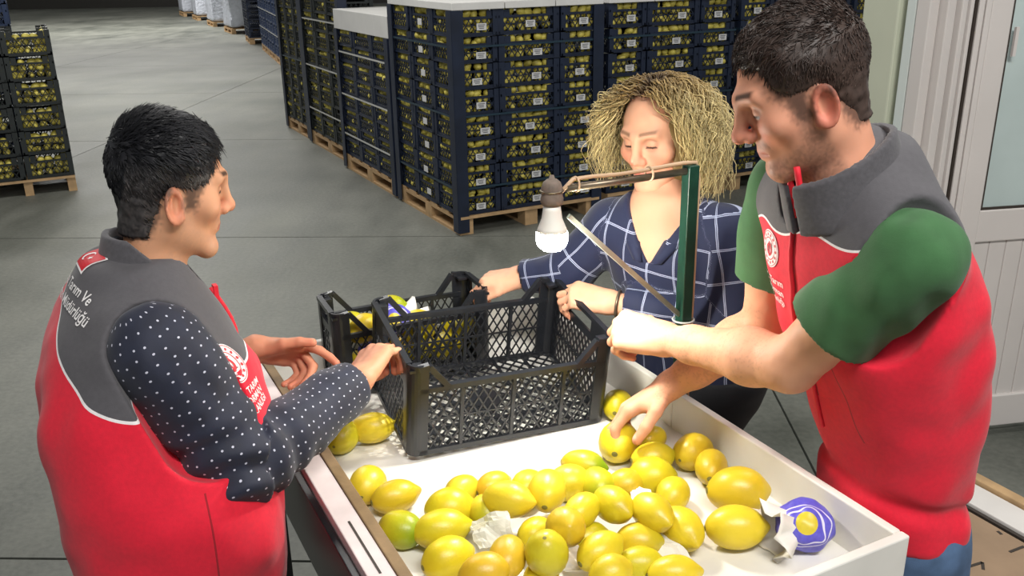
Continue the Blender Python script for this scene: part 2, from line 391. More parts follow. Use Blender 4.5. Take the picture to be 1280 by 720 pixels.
def far_crate(wd, dp, h, m):
    k = (round(wd, 3), round(dp, 3), round(h, 3), m.name)
    if k in _far: return _far[k]
    b = MB(); g = .004; X, Y, Zv = np.eye(3); W2, D2 = wd / 2 - g, dp / 2 - g; pw = min(.046, wd * .11)
    for sx in (-1, 1):
        for sy in (-1, 1): b.box((sx * (W2 - pw / 2), sy * (D2 - pw / 2), h / 2), (pw, pw, h - .004))
    for (c, ex, ln, nr) in (((-W2, -D2, 0), X, wd - 2 * g, Y), ((-W2, D2, 0), X, wd - 2 * g, Y), ((-W2, -D2, 0), Y, dp - 2 * g, X), ((W2, -D2, 0), Y, dp - 2 * g, X)):
        c = np.array(c); inw = -np.sign(c * nr) * nr * .012
        mid = c + ex * ln / 2 + inw
        ax = (ex, nr, Zv)
        b.box(mid + Zv * .015, (ln, .012, .024), ax); b.box(mid + Zv * (h * .70), (ln, .010, .016), ax); b.box(mid + Zv * (h * .42), (ln - 2 * pw, .006, .006), ax)
        for s in (0, 1):
            q = c + ex * (pw * 1.6 if s == 0 else ln - pw * 1.6) + inw; b.box(q + Zv * (h * .85), (pw * 1.0, .010, h * .22), ax)
        lattice(b, c + ex * pw + inw + Zv * .024, ex, Zv, ln - 2 * pw, h * .70 - .03, .046, 1.5, .0055, nr)
    b.box((0, 0, .006), (wd - 2 * g, dp - 2 * g, .008))
    V = np.concatenate(b.V); me = mesh_from('crate', V, b.F); me.materials.append(m); _far[k] = me; return me
_sl = None
def small_lemon():
    global _sl
    if _sl is None:
        b = MB(); pr = []
        for i in range(7):
            t = math.pi * i / 6; pr.append((max(.002, .030 * math.sin(t)), -.041 * math.cos(t)))
        b.lathe((0, 0, 0), pr, 8); _sl = (np.concatenate(b.V), b.F)
    return _sl
_card = MB().box((0, 0, 0), (.074, .003, .045)); _cardme = mesh_from('label_card', np.concatenate(_card.V), _card.F); _cardme.materials.append(m_card)
_ink = MB()
for k in range(3): _ink.box((-.004 * (k == 1), -.002, .012 - .011 * k), (.052 - .008 * k, .001, .005))
_inkme = mesh_from('print', np.concatenate(_ink.V), _ink.F); _inkme.materials.append(m_ink)
_pal = {}
def pallet(loc, wx, wy, label, group='wooden pallets under the crate stacks', yaw=YAW):
    k = (round(wx, 2), round(wy, 2))
    p = thing('pallet', label, 'pallet', loc, group, (0, 0, yaw))
    if k not in _pal:
        L = []
        def pc(nm, c, s): b = MB().box(c, s); me = mesh_from(nm, np.concatenate(b.V), b.F); me.materials.append(m_wood); L.append((nm, me))
        for i in range(6): pc('deck_board', (0, (-.5 + .04 + i * .184) * wy, .129), (wx, wy * .115, .020))
        for i in range(3):
            pc('stringer_board', ((-.5 + .045 + i * .455) * wx, 0, .109), (wx * .09, wy, .020))
            pc('bottom_board', ((-.5 + .045 + i * .455) * wx, 0, .010), (wx * .09, wy, .020))
            for j in range(3): pc('block', ((-.5 + .045 + i * .455) * wx, (-.5 + .05 + j * .45) * wy, .0595), (wx * .09, wy * .10, .079))
        _pal[k] = L
    for nm, me in _pal[k]:
        c = bpy.data.objects.new(nm, me); COL.objects.link(c); c.parent = p
    return p
ROWS = ['bottom row', 'second row up', 'third row up', 'fourth row up', 'fifth row up', 'sixth row up', 'seventh row up', 'top row']
def stack(corner, cols, deps, rows, rh, faces, m, colour, where, group, cards=True, lid=None, straps=None, posts=False, lemons=True, colrows=None, yaw=YAW, skip=(), nw=None, first=0):
    e1 = np.array([math.cos(yaw), math.sin(yaw), 0]); e2 = np.array([-e1[1], e1[0], 0]); corner = np.array([corner[0], corner[1], 0.0])
    wx, wy = sum(cols), sum(deps); H0 = .14
    pallet(corner + e1 * wx / 2 + e2 * wy / 2, wx - .01, wy - .01, 'wooden pallet under ' + where, yaw=yaw)
    LV, LF = [], []; ln = 0; sv, sf = small_lemon()
    cw = {3: ['left column', 'middle column', 'right column'], 2: ['left column', 'right column'], 1: ['single column']}
    dw = ['corner column', 'second side column', 'far side column']
    for i, wc in enumerate(cols):
        x0 = sum(cols[:i]) + wc / 2
        for j, dd in enumerate(deps):
            front = 'F' in faces and j == 0; left = 'L' in faces and i == 0; rightf = 'R' in faces and i == len(cols) - 1
            if not (front or left or rightf): continue
            y0 = sum(deps[:j]) + dd / 2
            me = far_crate(wc, dd, rh, m)
            nr = rows if colrows is None else colrows[i]
            for r in range(nr):
                jx, jy = RNG.normal(0, .003, 2)
                loc = corner + e1 * (x0 + jx) + e2 * (y0 + jy) + ZV * (H0 + r * rh)
                rw = 'top row' if r == rows - 1 and rows < 9 else ROWS[min(r, 7)]
                if nr > 8: rw = (ROWS[:7] + ['eighth row up', 'ninth row up'])[r]
                elif r == nr - 1: rw = 'top row'
                pos = (cw[len(cols)][i] if front else dw[j])
                what = 'lemon crate' if lemons else 'crate'
                c = bpy.data.objects.new('lemon_crate' if lemons else 'plastic_crate', me); COL.objects.link(c); c.location = loc; c.rotation_euler = (0, 0, yaw)
                tag(c, f'{colour} {what}, {rw}, {pos}, {where}', 'crate', group)
                if cards and front:
                    k = bpy.data.objects.new('label_card', _cardme); COL.objects.link(k); k.parent = c; k.location = (wc * RNG.uniform(-.02, .16), -dd / 2 + .002, rh * RNG.uniform(.30, .40))
                    q = bpy.data.objects.new('print', _inkme); COL.objects.link(q); q.parent = k
                if cards and left and not front and j == 1:
                    k = bpy.data.objects.new('label_card', _cardme); COL.objects.link(k); k.parent = c; k.location = (-wc / 2 + .002, dd * RNG.uniform(-.12, .0), rh * RNG.uniform(.34, .44)); k.rotation_euler = (0, 0, -math.pi / 2)
                if lemons:
                    def put(lx, ly, lz):
                        nonlocal ln
                        a = RNG.normal(size=3); a /= np.linalg.norm(a); bq = N3(np.cross(a, (.3, .5, .8))); cq = np.cross(a, bq)
                        P = sv @ np.array([bq, cq, a]) * RNG.uniform(.9, 1.1)
                        LV.append(P + loc + e1 * lx + e2 * ly + ZV * lz); LF.extend(tuple(v + ln for v in f) for f in sf); ln += len(sv)
                    lev = [.045, .105, .150] if rh > .16 else [.05, .11]
                    if front:
                        for lz in lev:
                            for lx in np.arange(-wc / 2 + .06, wc / 2 - .05, .068): put(lx + RNG.normal(0, .008), -dd / 2 + .050 + RNG.uniform(0, .015), lz + RNG.normal(0, .006))
                    if left or rightf:
                        s = -1 if left else 1
                        for lz in lev:
                            for ly in np.arange(-dd / 2 + .06, dd / 2 - .05, .068): put(s * (wc / 2 - .046 - RNG.uniform(0, .012)), ly + RNG.normal(0, .008), lz + RNG.normal(0, .006))
    top = H0 + rows * rh
    if LV:
        o = obj('lemons_in_crates', np.concatenate(LV), LF, m_far, None, True); tag(o, 'many yellow lemons seen through the crates of ' + where, 'lemons', None, 'stuff')
    if lid:
        t = thing('stack_lid', 'white lid boards on top of ' + where, 'lid', corner + e1 * wx / 2 + e2 * wy / 2 + ZV * top, 'white lids on the crate stacks', (0, 0, yaw))
        nb = 2 if lid > .06 else 3
        for k in range(nb):
            bevel(MB().box(((-.5 + (k + .5) / nb) * (wx + .02), 0, lid / 2 + .001), ((wx + .02) / nb - .006, wy + .03, lid)).build('lid_board', m_foam, t, False, True), .004)
    if straps:
        hs, ms, nm = straps
        for q, hz in enumerate(hs):
            b = MB(); z = H0 + rows * rh * hz; g = .006
            pts = [corner - e1 * g - e2 * g, corner + e1 * (wx + g) - e2 * g, corner + e1 * (wx + g) + e2 * (wy + g), corner - e1 * g + e2 * (wy + g)]
            for k in range(4): b.bar(pts[k] + ZV * z, pts[(k + 1) % 4] + ZV * z, .014, .003, np.cross(N3(pts[(k + 1) % 4] - pts[k]), ZV))
            tag(b.build('packing_strap', ms), f'{["lowest", "middle", "upper", "topmost"][q]} {nm} packing strap around {where}', 'strap', 'packing straps around the crate stacks')
    if posts:
        cs = [(0, 0, 'near corner')] + ([(wx, 0, 'right front corner')] if 'F' in faces else []) + ([(0, wy, 'far left corner')] if 'L' in faces else [])
        for (px, py, nm) in cs:
            b = MB(); sx = 1 if px == 0 else -1; sy = 1 if py == 0 else -1; p0 = corner + e1 * px + e2 * py; ax = (e1, e2, ZV)
            b.box(p0 + e1 * sx * .03 - e2 * sy * .012 + ZV * (top / 2 + .01), (.085, .006, top - .02), ax); b.box(p0 - e1 * sx * .0125 + e2 * sy * .03 + ZV * (top / 2 + .01), (.006, .085, top - .02), ax)
            tag(b.build('corner_guard', m_navy), f'navy corner guard at the {nm} of {where}', 'corner guard', 'corner guards of the crate stacks')
    return top
MC = np.array([-.366, 6.329, 0])
C3 = [.34, .49, .34]
G = 'crates of lemons stacked on pallets'
stack(MC[:2], C3, [.40, .40, .39], 8, .176, 'FL', m_navy, 'navy', 'pallet stack nearest the bulb', G, lid=.05, straps=((.14, .50, .83), m_strapd, 'dark'), posts=True)
for k, (wh, cl) in enumerate((("pallet stack behind the woman's head", C3), ("pallet stack behind the bearded man's face", C3), ("pallet stack beside the pale green post", [.34]))):
    c = MC + NV * (1.25 * (k + 1)) + UV * (.02 + .03 * k)
    stack(c[:2], cl, [.40, .40, .39], 8, .176, 'F', m_navy, 'navy', wh, G, lid=.05, straps=((.50, .83), m_strapd, 'dark') if k < 2 else None, posts=False)
for k, (wh, mm) in enumerate((('pallet stack with the thick white lid', m_navy), ('second pallet stack along the aisle', m_dkgreen), ('third pallet stack along the aisle', m_dkgreen))):
    c = MC + UV * (1.26, 2.72, 4.16)[k] + NV * (.0, .07, .09)[k]
    stack(c[:2], C3, [(.46, .45, .33)[k]] * 3, 8, (.143, .176, .176)[k], 'L', mm, 'dark', wh, G, cards=False, lid=(.17 if k == 0 else .05), straps=((.18, .50, .83), m_strapw, 'white') if k < 2 else ((.5,), m_strapd, 'dark'), posts=True)
# stack at the left edge, two columns in view
LC = ZP(98, 238, 0); cc = LC - NV * .76
stack(cc[:2], [.38, .38], [.40, .40], 6, .205, 'FR', m_dkgreen, 'blackish', 'pallet stack at the left edge', G, cards=False, colrows=[9, 6])
cc2 = cc + UV * 1.1 - NV * .28
stack(cc2[:2], [.38, .38], [.40, .40], 9, .2, 'FR', m_blue, 'dark teal', 'tall stack behind the left edge stack', 'empty crates stacked far back', cards=False, lemons=False)
# far blue crate stacks and film-wrapped pallets along the aisle
a0 = ZP(355, 86, 0)
G2 = 'blue crates stacked along the far aisle'
yb = math.radians(19.5); e1b = np.array([math.cos(yb), math.sin(yb), 0]); e2b = np.array([-e1b[1], e1b[0], 0])
for k, wh in enumerate(('blue stack beyond the lemon pallets', 'second blue stack down the aisle', 'third blue stack down the aisle')):
    c = a0 + e2b * (1.36 * k)
    stack(c[:2], [.42, .42, .42], [.42, .42, .42], 8, .19, 'FL' if k == 0 else 'L', m_blue, 'blue', wh, G2, cards=False, lemons=False, straps=((.25, .5, .75), m_strapw, 'white'), yaw=yb)
a1 = ZP(314, 57, 0) + e2b * .3
stack(a1[:2], [.42, .42, .42], [.42, .42, .42], 9, .2, 'FL', m_navy, 'dark blue', 'dark blue stack before the film-wrapped pallets', G2, cards=False, lemons=False, yaw=yb)
for k in range(4):
    px = (289, 266, 246, 229)[k]; py = (43, 34, 26, 21)[k]; c = ZP(px, py, 0); yb2 = math.radians(25)
    e1c = np.array([math.cos(yb2), math.sin(yb2), 0]); e2c = np.array([-e1c[1], e1c[0], 0]); c = c + e1c * .65 + e2c * .65
    nm = ['nearest', 'second', 'third', 'farthest'][k]
    pallet(c, 1.25, 1.25, f'wooden pallet under the {nm} film-wrapped load', yaw=yb2)
    t = thing('wrapped_load', f'{nm} pallet load wrapped in white film, far end of aisle', 'pallet load', c + ZV * .14, 'film-wrapped pallet loads', (0, 0, yb2))
    f = lambda P: np.maximum(np.abs(P[:, 0]) - .60, np.maximum(np.abs(P[:, 1]) - .60, np.abs(P[:, 2] - .9) - .9)) - .02 + .035 * vnoise(P + k * 7, (4, 4, 2.5)) * .7
    V, F = sdf_mesh(f, (-.75, -.75, -.2), (.75, .75, 2.0), .07, 4); V[:, 2] -= V[:, 2].min() - .001
    obj('film_wrap', V, F, m_film, t, True, True)
    bevel(MB().box((0, 0, 1.84), (1.1, 1.1, .05)).build('top_sheet', m_foam, t, False, True), .01)

# ================================================================== sorting tray on its stand
TF, TT = .90, .99            # tray floor and wall top
NL_, NR_, U0, U1 = .335, 1.157, .861, 2.12
tray = thing('sorting_tray', 'white wooden sorting tray full of lemons between the three people', 'tray', NU(.75, 1.5))
bevel(MB().box(NU((NL_ + NR_) / 2, (U0 + U1) / 2, TF - .009), (NR_ - NL_ - .02, U1 - U0 - .01, .018), AX).build('base_board', m_traywhite, tray), .002)
TW = .018
for (ua, ub) in ((U0 + .001, 1.462), (1.464, U1)):
    bevel(MB().box(NU(NR_ - TW / 2, (ua + ub) / 2, (TF + TT) / 2 - .01), (TW, ub - ua, TT - TF + .02), AX).build('right_wall_board', m_traywhite, tray), .003)
bevel(MB().box(NU((NL_ + NR_) / 2, U0 - TW / 2, (TF + TT) / 2 - .035), (NR_ - NL_, TW, TT - TF + .07), AX).build('front_wall_board', m_traywhite, tray), .003)
bevel(MB().box(NU((NL_ + NR_) / 2, U1 + TW / 2, (TF + TT) / 2 - .01), (NR_ - NL_, TW, TT - TF + .02), AX).build('far_wall_board', m_traywhite, tray), .003)
bevel(MB().box(NU(.357, (U0 + U1) / 2, (TF + TT) / 2 - .01), (.042, U1 - U0, TT - TF + .018), AX).build('left_wall_board', M('rim_white', rgb(206, 192, 190), .45, (20, .07), (60, .1, .001)), tray), .002)
bevel(MB().box(NU(.389, (U0 + U1) / 2, (TF + TT) / 2), (.021, U1 - U0 - .002, TT - TF + .004), AX).build('inner_wood_strip', m_wooddark, tray), .002)
bevel(MB().box(NU(.328, (U0 + U1) / 2, TF - .01), (.014, U1 - U0 + .02, .16), AX).build('black_edge_rail', m_black, tray), .002)
for (nn, uu) in ((.37, .92), (1.12, .92), (.37, 2.06), (1.12, 2.06)):
    bevel(MB().box(NU(nn, uu, (TF - .02) / 2), (.04, .04, TF - .022), AX).build('leg', m_black, tray), .003)
for (a, b) in (((.37, .92), (1.12, .92)), ((.37, 2.06), (1.12, 2.06)), ((.37, .92), (.37, 2.06)), ((1.12, .92), (1.12, 2.06))):
    MB().bar(NU(*a, TF - .04), NU(*b, TF - .04), .03, .04).build('frame_rail', m_black, tray)
for uu in (.95, 1.25):
    MB().box(NU(.357, uu, TT - .0005), (.004, .16, .001), AX).build('scratch', m_gasket, tray)

# ================================================================== lamp on a green post
PB = NU(1.170, 1.478)
def top_at(y):     # height where the upright meets the picture row y
    z = 1.0
    for _ in range(40):
        q = np.array([PB[0], PB[1], z]) - CO; yy = 360 + FOC * (q @ DN) / (q @ FW); z += (yy - y) * .0012
    return z
ZT = top_at(206)
lamp = thing('work_lamp', 'bare glowing bulb hanging from green steel post clamped to tray', 'lamp', PB + ZV * .86)
PW = .026
bevel(MB().box(PB + ZV * (.86 + ZT) / 2, (PW, PW, ZT - .86), AX).build('post', m_greenpaint, lamp), .002)
AL = .295; AE = PB - NV * AL + ZV * (ZT - .012)
MB().tube([PB + ZV * (ZT - .012) + NV * .012, PB - NV * AL * .5 + ZV * (ZT - .013), AE], .0075, 12).build('arm', m_metal, lamp, True)
BR0 = PB - NV * .012 + ZV * top_at(392); BR1 = AE - ZV * .055 + NV * .005
MB().bar(BR0, BR1, .007, .010).build('brace', m_steelgreen, lamp)
cb = [PB + NV * .022 + ZV * .92, PB + NV * .022 + ZV * 1.2, PB + NV * .021 + ZV * (ZT - .03), PB + NV * .012 + ZV * (ZT + .004), PB - NV * .02 + ZV * (ZT + .006)]
cb += [PB - NV * (AL * t) + ZV * (ZT + .003 + .002 * math.sin(9 * t)) for t in (.2, .4, .6, .8, .95)] + [AE - NV * .02 - ZV * .012]
MB().tube(cb, .0042, 8).build('cable', m_cable, lamp, True)
for zz in (ZT - .34, ZT - .50):
    MB().tube([PB + ZV * zz + .023 * (math.cos(a) * NV + math.sin(a) * UV) for a in np.linspace(0, 6.28, 16)], .0022, 6).build('cable_tie', m_strapw, lamp, True)
for tt in (.35, .93):
    MB().tube([PB - NV * (AL * tt) + ZV * (ZT - .006) + .014 * (math.cos(a) * UV + math.sin(a) * ZV) for a in np.linspace(0, 6.28, 14)], .0022, 6).build('cable_tie', m_cable, lamp, True)
BC = U(667, 240, 1.86); BC = AE - NV * .032 + ZV * (-.004)      # socket centre
MB().lathe(BC, [(.004, .034), (.006, .027), (.010, .026), (.017, .020), (.0205, .010), (.0205, -.006), (.022, -.010), (.022, -.018), (.018, -.024)], 24).build('socket', m_socket, lamp, True)
MB().lathe(BC - ZV * .024, [(.0165, 0), (.0175, -.010), (.020, -.026), (.027, -.044), (.030, -.052)], 24).build('bulb_body', m_bulbcone, lamp, True)
MB().lathe(BC - ZV * .0765, [(.0300, 0), (.0315, -.008), (.0310, -.018), (.0265, -.029), (.018, -.036), (.007, -.0395), (.001, -.040)], 20).build('bulb_dome', m_bulb, lamp, True)
MB().tube([BC - NV * .0 + ZV * .004 + .0212 * (math.cos(a) * NV + math.sin(a) * UV) for a in np.linspace(0, 6.28, 20)], .002, 6).build('socket_ring', m_metal, lamp, True)

# ================================================================== black plastic crates on the tray
def crate(name, label, L, W, H, Mx, origin):
    """lattice crate, local x along L, y along W; Mx rows = local axes in world, origin = near left bottom corner"""
    Mx = np.array(Mx); t = thing(name, label, 'crate', origin, 'black crates on the sorting tray')
    wm = Matrix(((Mx[0][0], Mx[1][0], Mx[2][0]), (Mx[0][1], Mx[1][1], Mx[2][1]), (Mx[0][2], Mx[1][2], Mx[2][2])))
    t.rotation_euler = wm.to_euler()
    X, Y, Zv = np.eye(3); p = .034
    def b2(b, nm): return b.build(nm, m_crate, t, False, True)
    for ix in (0, 1):
        for iy in (0, 1):
            cx, cy = (p / 2 if ix == 0 else L - p / 2), (p / 2 if iy == 0 else W - p / 2); b = MB(); sx, sy = (-1, 1)[ix], (-1, 1)[iy]
            # rounded angle profile, open to the inside
            prof = []; ro, ri = p * .72, p * .55
            c0 = np.array([cx - sx * p * .22, cy - sy * p * .22, 0])
            arc = [(-p * .5, ro)] + [(ro * math.sin(a), ro * math.cos(a)) for a in np.linspace(0, math.pi / 2, 7)] + [(ro, -p * .5)]
            arci = [(-p * .5, ri)] + [(ri * math.sin(a), ri * math.cos(a)) for a in np.linspace(0, math.pi / 2, 7)] + [(ri, -p * .5)]
            ring = [c0 + np.array([sx * q[0], sy * q[1], 0]) for q in arc] + [c0 + np.array([sx * q[0], sy * q[1], 0]) for q in arci[::-1]]
            n = len(ring); m = len(arc); V = [r + Zv * .0 for r in ring] + [r + Zv * H for r in ring]
            F = [(k, (k + 1) % n, n + (k + 1) % n, n + k) for k in range(n)]
            for base in (0, n):
                for k in range(m - 1): F.append((base + k, base + k + 1, base + n - 2 - k, base + n - 1 - k))
            b.add(V, F); b.box(c0 + Zv * (H - .012) + np.array([sx * p * .2, sy * p * .2, 0]), (p * .9, p * .9, .006))
            b2(b, 'corner_post')
    top = H - .004; dip = H - .058; t1, t2 = .030, .085
    for iy, y in ((0, .005), (1, W - .005)):
        b = MB(); pts = [(p * .6, top - .004), (t1 + .012, top), (t2, dip), (L - t2, dip), (L - t1 - .012, top), (L - p * .6, top - .004)]
        for a, c in zip(pts[:-1], pts[1:]): b.bar((a[0], y, a[1]), (c[0], y, c[1]), .013, .012)
        for s in (0, 1):
            xa, xb = (p * .6, t2 + .01) if s == 0 else (L - t2 - .01, L - p * .6); b.bar((xa, y, dip - .002), (xb, y, dip - .002), .010, .011)
        b2(b, 'top_rail')
        b = MB(); z0, z1 = .012, dip - .006
        lattice(b, (p * .6, y, z0), X, Zv, L - 1.2 * p, z1 - z0, .0215, 1.75, .0034, Y)
        b.bar((p * .6, y, .006), (L - p * .6, y, .006), .010, .012); b.bar((p * .6, y, z0 + (z1 - z0) * .5), (L - p * .6, y, z0 + (z1 - z0) * .5), .0035, .0035)
        b2(b, 'long_side_lattice')
        for k in range(1, 4): b2(MB().box((L * k / 4, y, (z0 + z1) / 2), (.0075, .008, z1 - z0)), 'rib')
    for ix, x in ((0, .005), (1, L - .005)):
        b = MB(); b.bar((x, p * .6, top), (x, W - p * .6, top), .013, .010)
        hw = .055
        b.box((x, W / 2, H - .052), (.005, W - 1.2 * p, .020)); b.box((x, (p * .6 + W / 2 - hw) / 2, H - .025), (.005, W / 2 - hw - p * .6, .038)); b.box((x, (W - p * .6 + W / 2 + hw) / 2, H - .025), (.005, W / 2 - hw - p * .6, .038))
        b2(b, 'end_rail')
        b = MB(); z0, z1 = .012, H - .060
        lattice(b, (x, p * .6, z0), Y, Zv, W - 1.2 * p, z1 - z0, .019, 1.75, .0038, X)
        b.bar((x, p * .6, .006), (x, W - p * .6, .006), .010, .012); b.bar((x, p * .6, (z0 + z1) / 2), (x, W - p * .6, (z0 + z1) / 2), .004, .004)
        b2(b, 'end_lattice')
    b = MB(); lattice(b, (.012, .012, .004), X, Y, L - .024, W - .024, .030, 1.0, .0042, Zv)
    for k in range(1, 6): b.box((L * k / 6, W / 2, .004), (.006, W - .02, .006))
    for k in range(1, 4): b.box((L / 2, W * k / 4, .004), (L - .02, .006, .006))
    b2(b, 'base_grid')
    b = MB(); b.lathe((L * .5, W * .5, .0045), [(.038, -.002), (.038, .002)], 20); b2(b, 'base_disc')
    return t
ya = math.radians(22.0); xa = np.array([math.cos(ya), math.sin(ya), -.030]); xa = N3(xa)
ya_ = N3(np.array([-math.sin(ya), math.cos(ya), .135])); za = N3(np.cross(xa, ya_)); ya_ = np.cross(za, xa)
C1O = np.array([-.222, 1.678, .916]); C1 = (xa, ya_, za)
crate('plastic_crate', 'empty black lattice crate gripped by both men on the tray', .462, .315, .218, C1, C1O)
yc = math.radians(24.0); xc = np.array([math.cos(yc), math.sin(yc), 0]); yc_ = np.array([-xc[1], xc[0], 0])
C2O = np.array([-.405, 1.985, .9035]) - xc * .015 + yc_ * .0
C2 = (xc, yc_, ZV)
crate('plastic_crate', 'black lattice crate holding lemons, behind the empty crate', .40, .165, .215, C2, C2O)

# ================================================================== lemons
def lemon_mat():
    m = M('lemon_peel', rgb(224, 196, 30), .36, spec=.45); t = NT(m); oi = t.n('ObjectInfo'); tc = t.n('TexCoord')
    cr = t.n('ValToRGB'); el = cr.color_ramp.elements; el[0].position = 0; el[0].color = (*rgb(190, 180, 34), 1); el[1].position = 1; el[1].color = (*rgb(206, 166, 40), 1)
    for p, c in ((.25, (212, 192, 34)), (.55, (218, 194, 46)), (.8, (202, 172, 36))): e = el.new(p); e.color = (*rgb(*c), 1)
    t.l(oi.outputs['Random'], cr.inputs[0])
    nz = t.n('TexNoise'); nz.inputs['Scale'].default_value = 16; nz.inputs['Detail'].default_value = 3; ad = t.n('VectorMath', operation='ADD'); t.l(tc.outputs['Object'], ad.inputs[0]); t.l(oi.outputs['Location'], ad.inputs[1]); t.l(ad.outputs[0], nz.inputs['Vector'])
    mr = t.n('MapRange'); t.l(nz.outputs['Fac'], mr.inputs[0]); mr.inputs[1].default_value = .52; mr.inputs[2].default_value = .72; mr.inputs[3].default_value = 0; mr.inputs[4].default_value = .45
    gr = t.n('Attribute'); gr.attribute_type = 'OBJECT'; gr.attribute_name = 'green'
    base = t.mix(mr.outputs[0], cr.outputs[0], rgb(176, 146, 26))
    sx = t.n('SeparateXYZ'); t.l(tc.outputs['Object'], sx.inputs[0]); gm = t.n('MapRange'); t.l(sx.outputs[0], gm.inputs[0]); gm.inputs[1].default_value = -.01; gm.inputs[2].default_value = .04
    t.l(t.mix(t.math('MULTIPLY', gr.outputs['Fac'], gm.outputs[0]), base, rgb(120, 150, 20)), t.b.inputs['Base Color'])
    n2 = t.n('TexNoise'); n2.inputs['Scale'].default_value = 330; t.l(tc.outputs['Object'], n2.inputs['Vector']); n3 = t.n('TexNoise'); n3.inputs['Scale'].default_value = 42; t.l(tc.outputs['Object'], n3.inputs['Vector'])
    bp = t.n('Bump'); bp.inputs['Strength'].default_value = .28; bp.inputs['Distance'].default_value = .0012; t.l(t.math('ADD', n2.outputs['Fac'], t.math('MULTIPLY', n3.outputs['Fac'], 1.2)), bp.inputs['Height']); t.l(bp.outputs[0], t.b.inputs['Normal'])
    t.b.inputs['Subsurface Weight'].default_value = .08; t.b.inputs['Subsurface Radius'].default_value = (.6, .5, .1); t.b.inputs['Subsurface Scale'].default_value = .005
    return m
m_lemon = lemon_mat(); m_calyx = M('stem_scar', rgb(120, 112, 52), .8); m_stemg = M('green_stem', rgb(92, 140, 30), .6)
def lemon_mesh(seed, fat, nip):
    rg = np.random.default_rng(seed); K, S = 22, 20; V = []
    for i in range(K + 1):
        t = math.pi * i / K; x = -math.cos(t) * .5; r = .5 * fat * math.sin(t) ** .92
        e = max(0, x - .40) / .1; x += nip * e ** 1.5; r *= 1 - .25 * min(1, max(0, e)) * 0
        if e > .05: r = r * (1 - .35 * min(1, e)) + .0
        e2 = max(0, -x - .42) / .08; x -= .028 * e2
        for j in range(S):
            a = 2 * math.pi * j / S; V.append((x, max(r, .002) * math.cos(a), max(r, .002) * math.sin(a)))
    V = np.array(V); V *= (1 + .035 * vnoise(V + seed * 3.1, 3.3))[:, None]
    F = [(i * S + j, (i + 1) * S + j, (i + 1) * S + (j + 1) % S, i * S + (j + 1) % S) for i in range(K) for j in range(S)] + [tuple(range(S)), tuple(K * S + j for j in range(S))[::-1]]
    V *= .085; me = mesh_from('lemon', V, F); me.materials.append(m_lemon); me.polygons.foreach_set('use_smooth', np.ones(len(me.polygons), bool)); return me
LM = [lemon_mesh(1, .74, .075), lemon_mesh(2, .80, .05), lemon_mesh(3, .70, .09), lemon_mesh(4, .86, .04)]
_b = MB().lathe((0, 0, 0), [(.0045, -.002), (.0055, .0005), (.003, .0016), (.001, .0018)], 8, ((0, 0, 1), (0, 1, 0), (-1, 0, 0))); CX = mesh_from('stem_scar', np.concatenate(_b.V), _b.F); CX.materials.append(m_calyx)
_b = MB().tube([(0, 0, 0), (-.006, .0005, .001), (-.013, .002, .003)], [.0042, .0034, .004], 8).lathe((0, 0, 0), [(.009, -.001), (.006, .003), (.001, .003)], 8, ((0, 0, 1), (0, 1, 0), (-1, 0, 0))); SX = mesh_from('stem', np.concatenate(_b.V), _b.F); SX.materials.append(m_stemg)
def lemon(P, axis, size, var, label, group, green=0.0, stem=False):
    axis = N3(axis); yv = N3(np.cross((0, 0, 1) if abs(axis[2]) < .95 else (0, 1, 0), axis)); zv = np.cross(axis, yv); s = size / .085
    o = bpy.data.objects.new('lemon', LM[var % 4]); COL.objects.link(o)
    o.matrix_world = Matrix.Translation(P) @ Matrix(((axis[0], yv[0], zv[0]), (axis[1], yv[1], zv[1]), (axis[2], yv[2], zv[2]))).to_4x4() @ Matrix.Scale(s, 4)
    o['green'] = float(green); tag(o, label, 'lemon', group)
    c = bpy.data.objects.new('stem' if stem else 'stem_scar', SX if stem else CX); COL.objects.link(c); c.parent = o; c.location = (-.0435, 0, 0)
    return o
GL = 'lemons lying in the sorting tray'
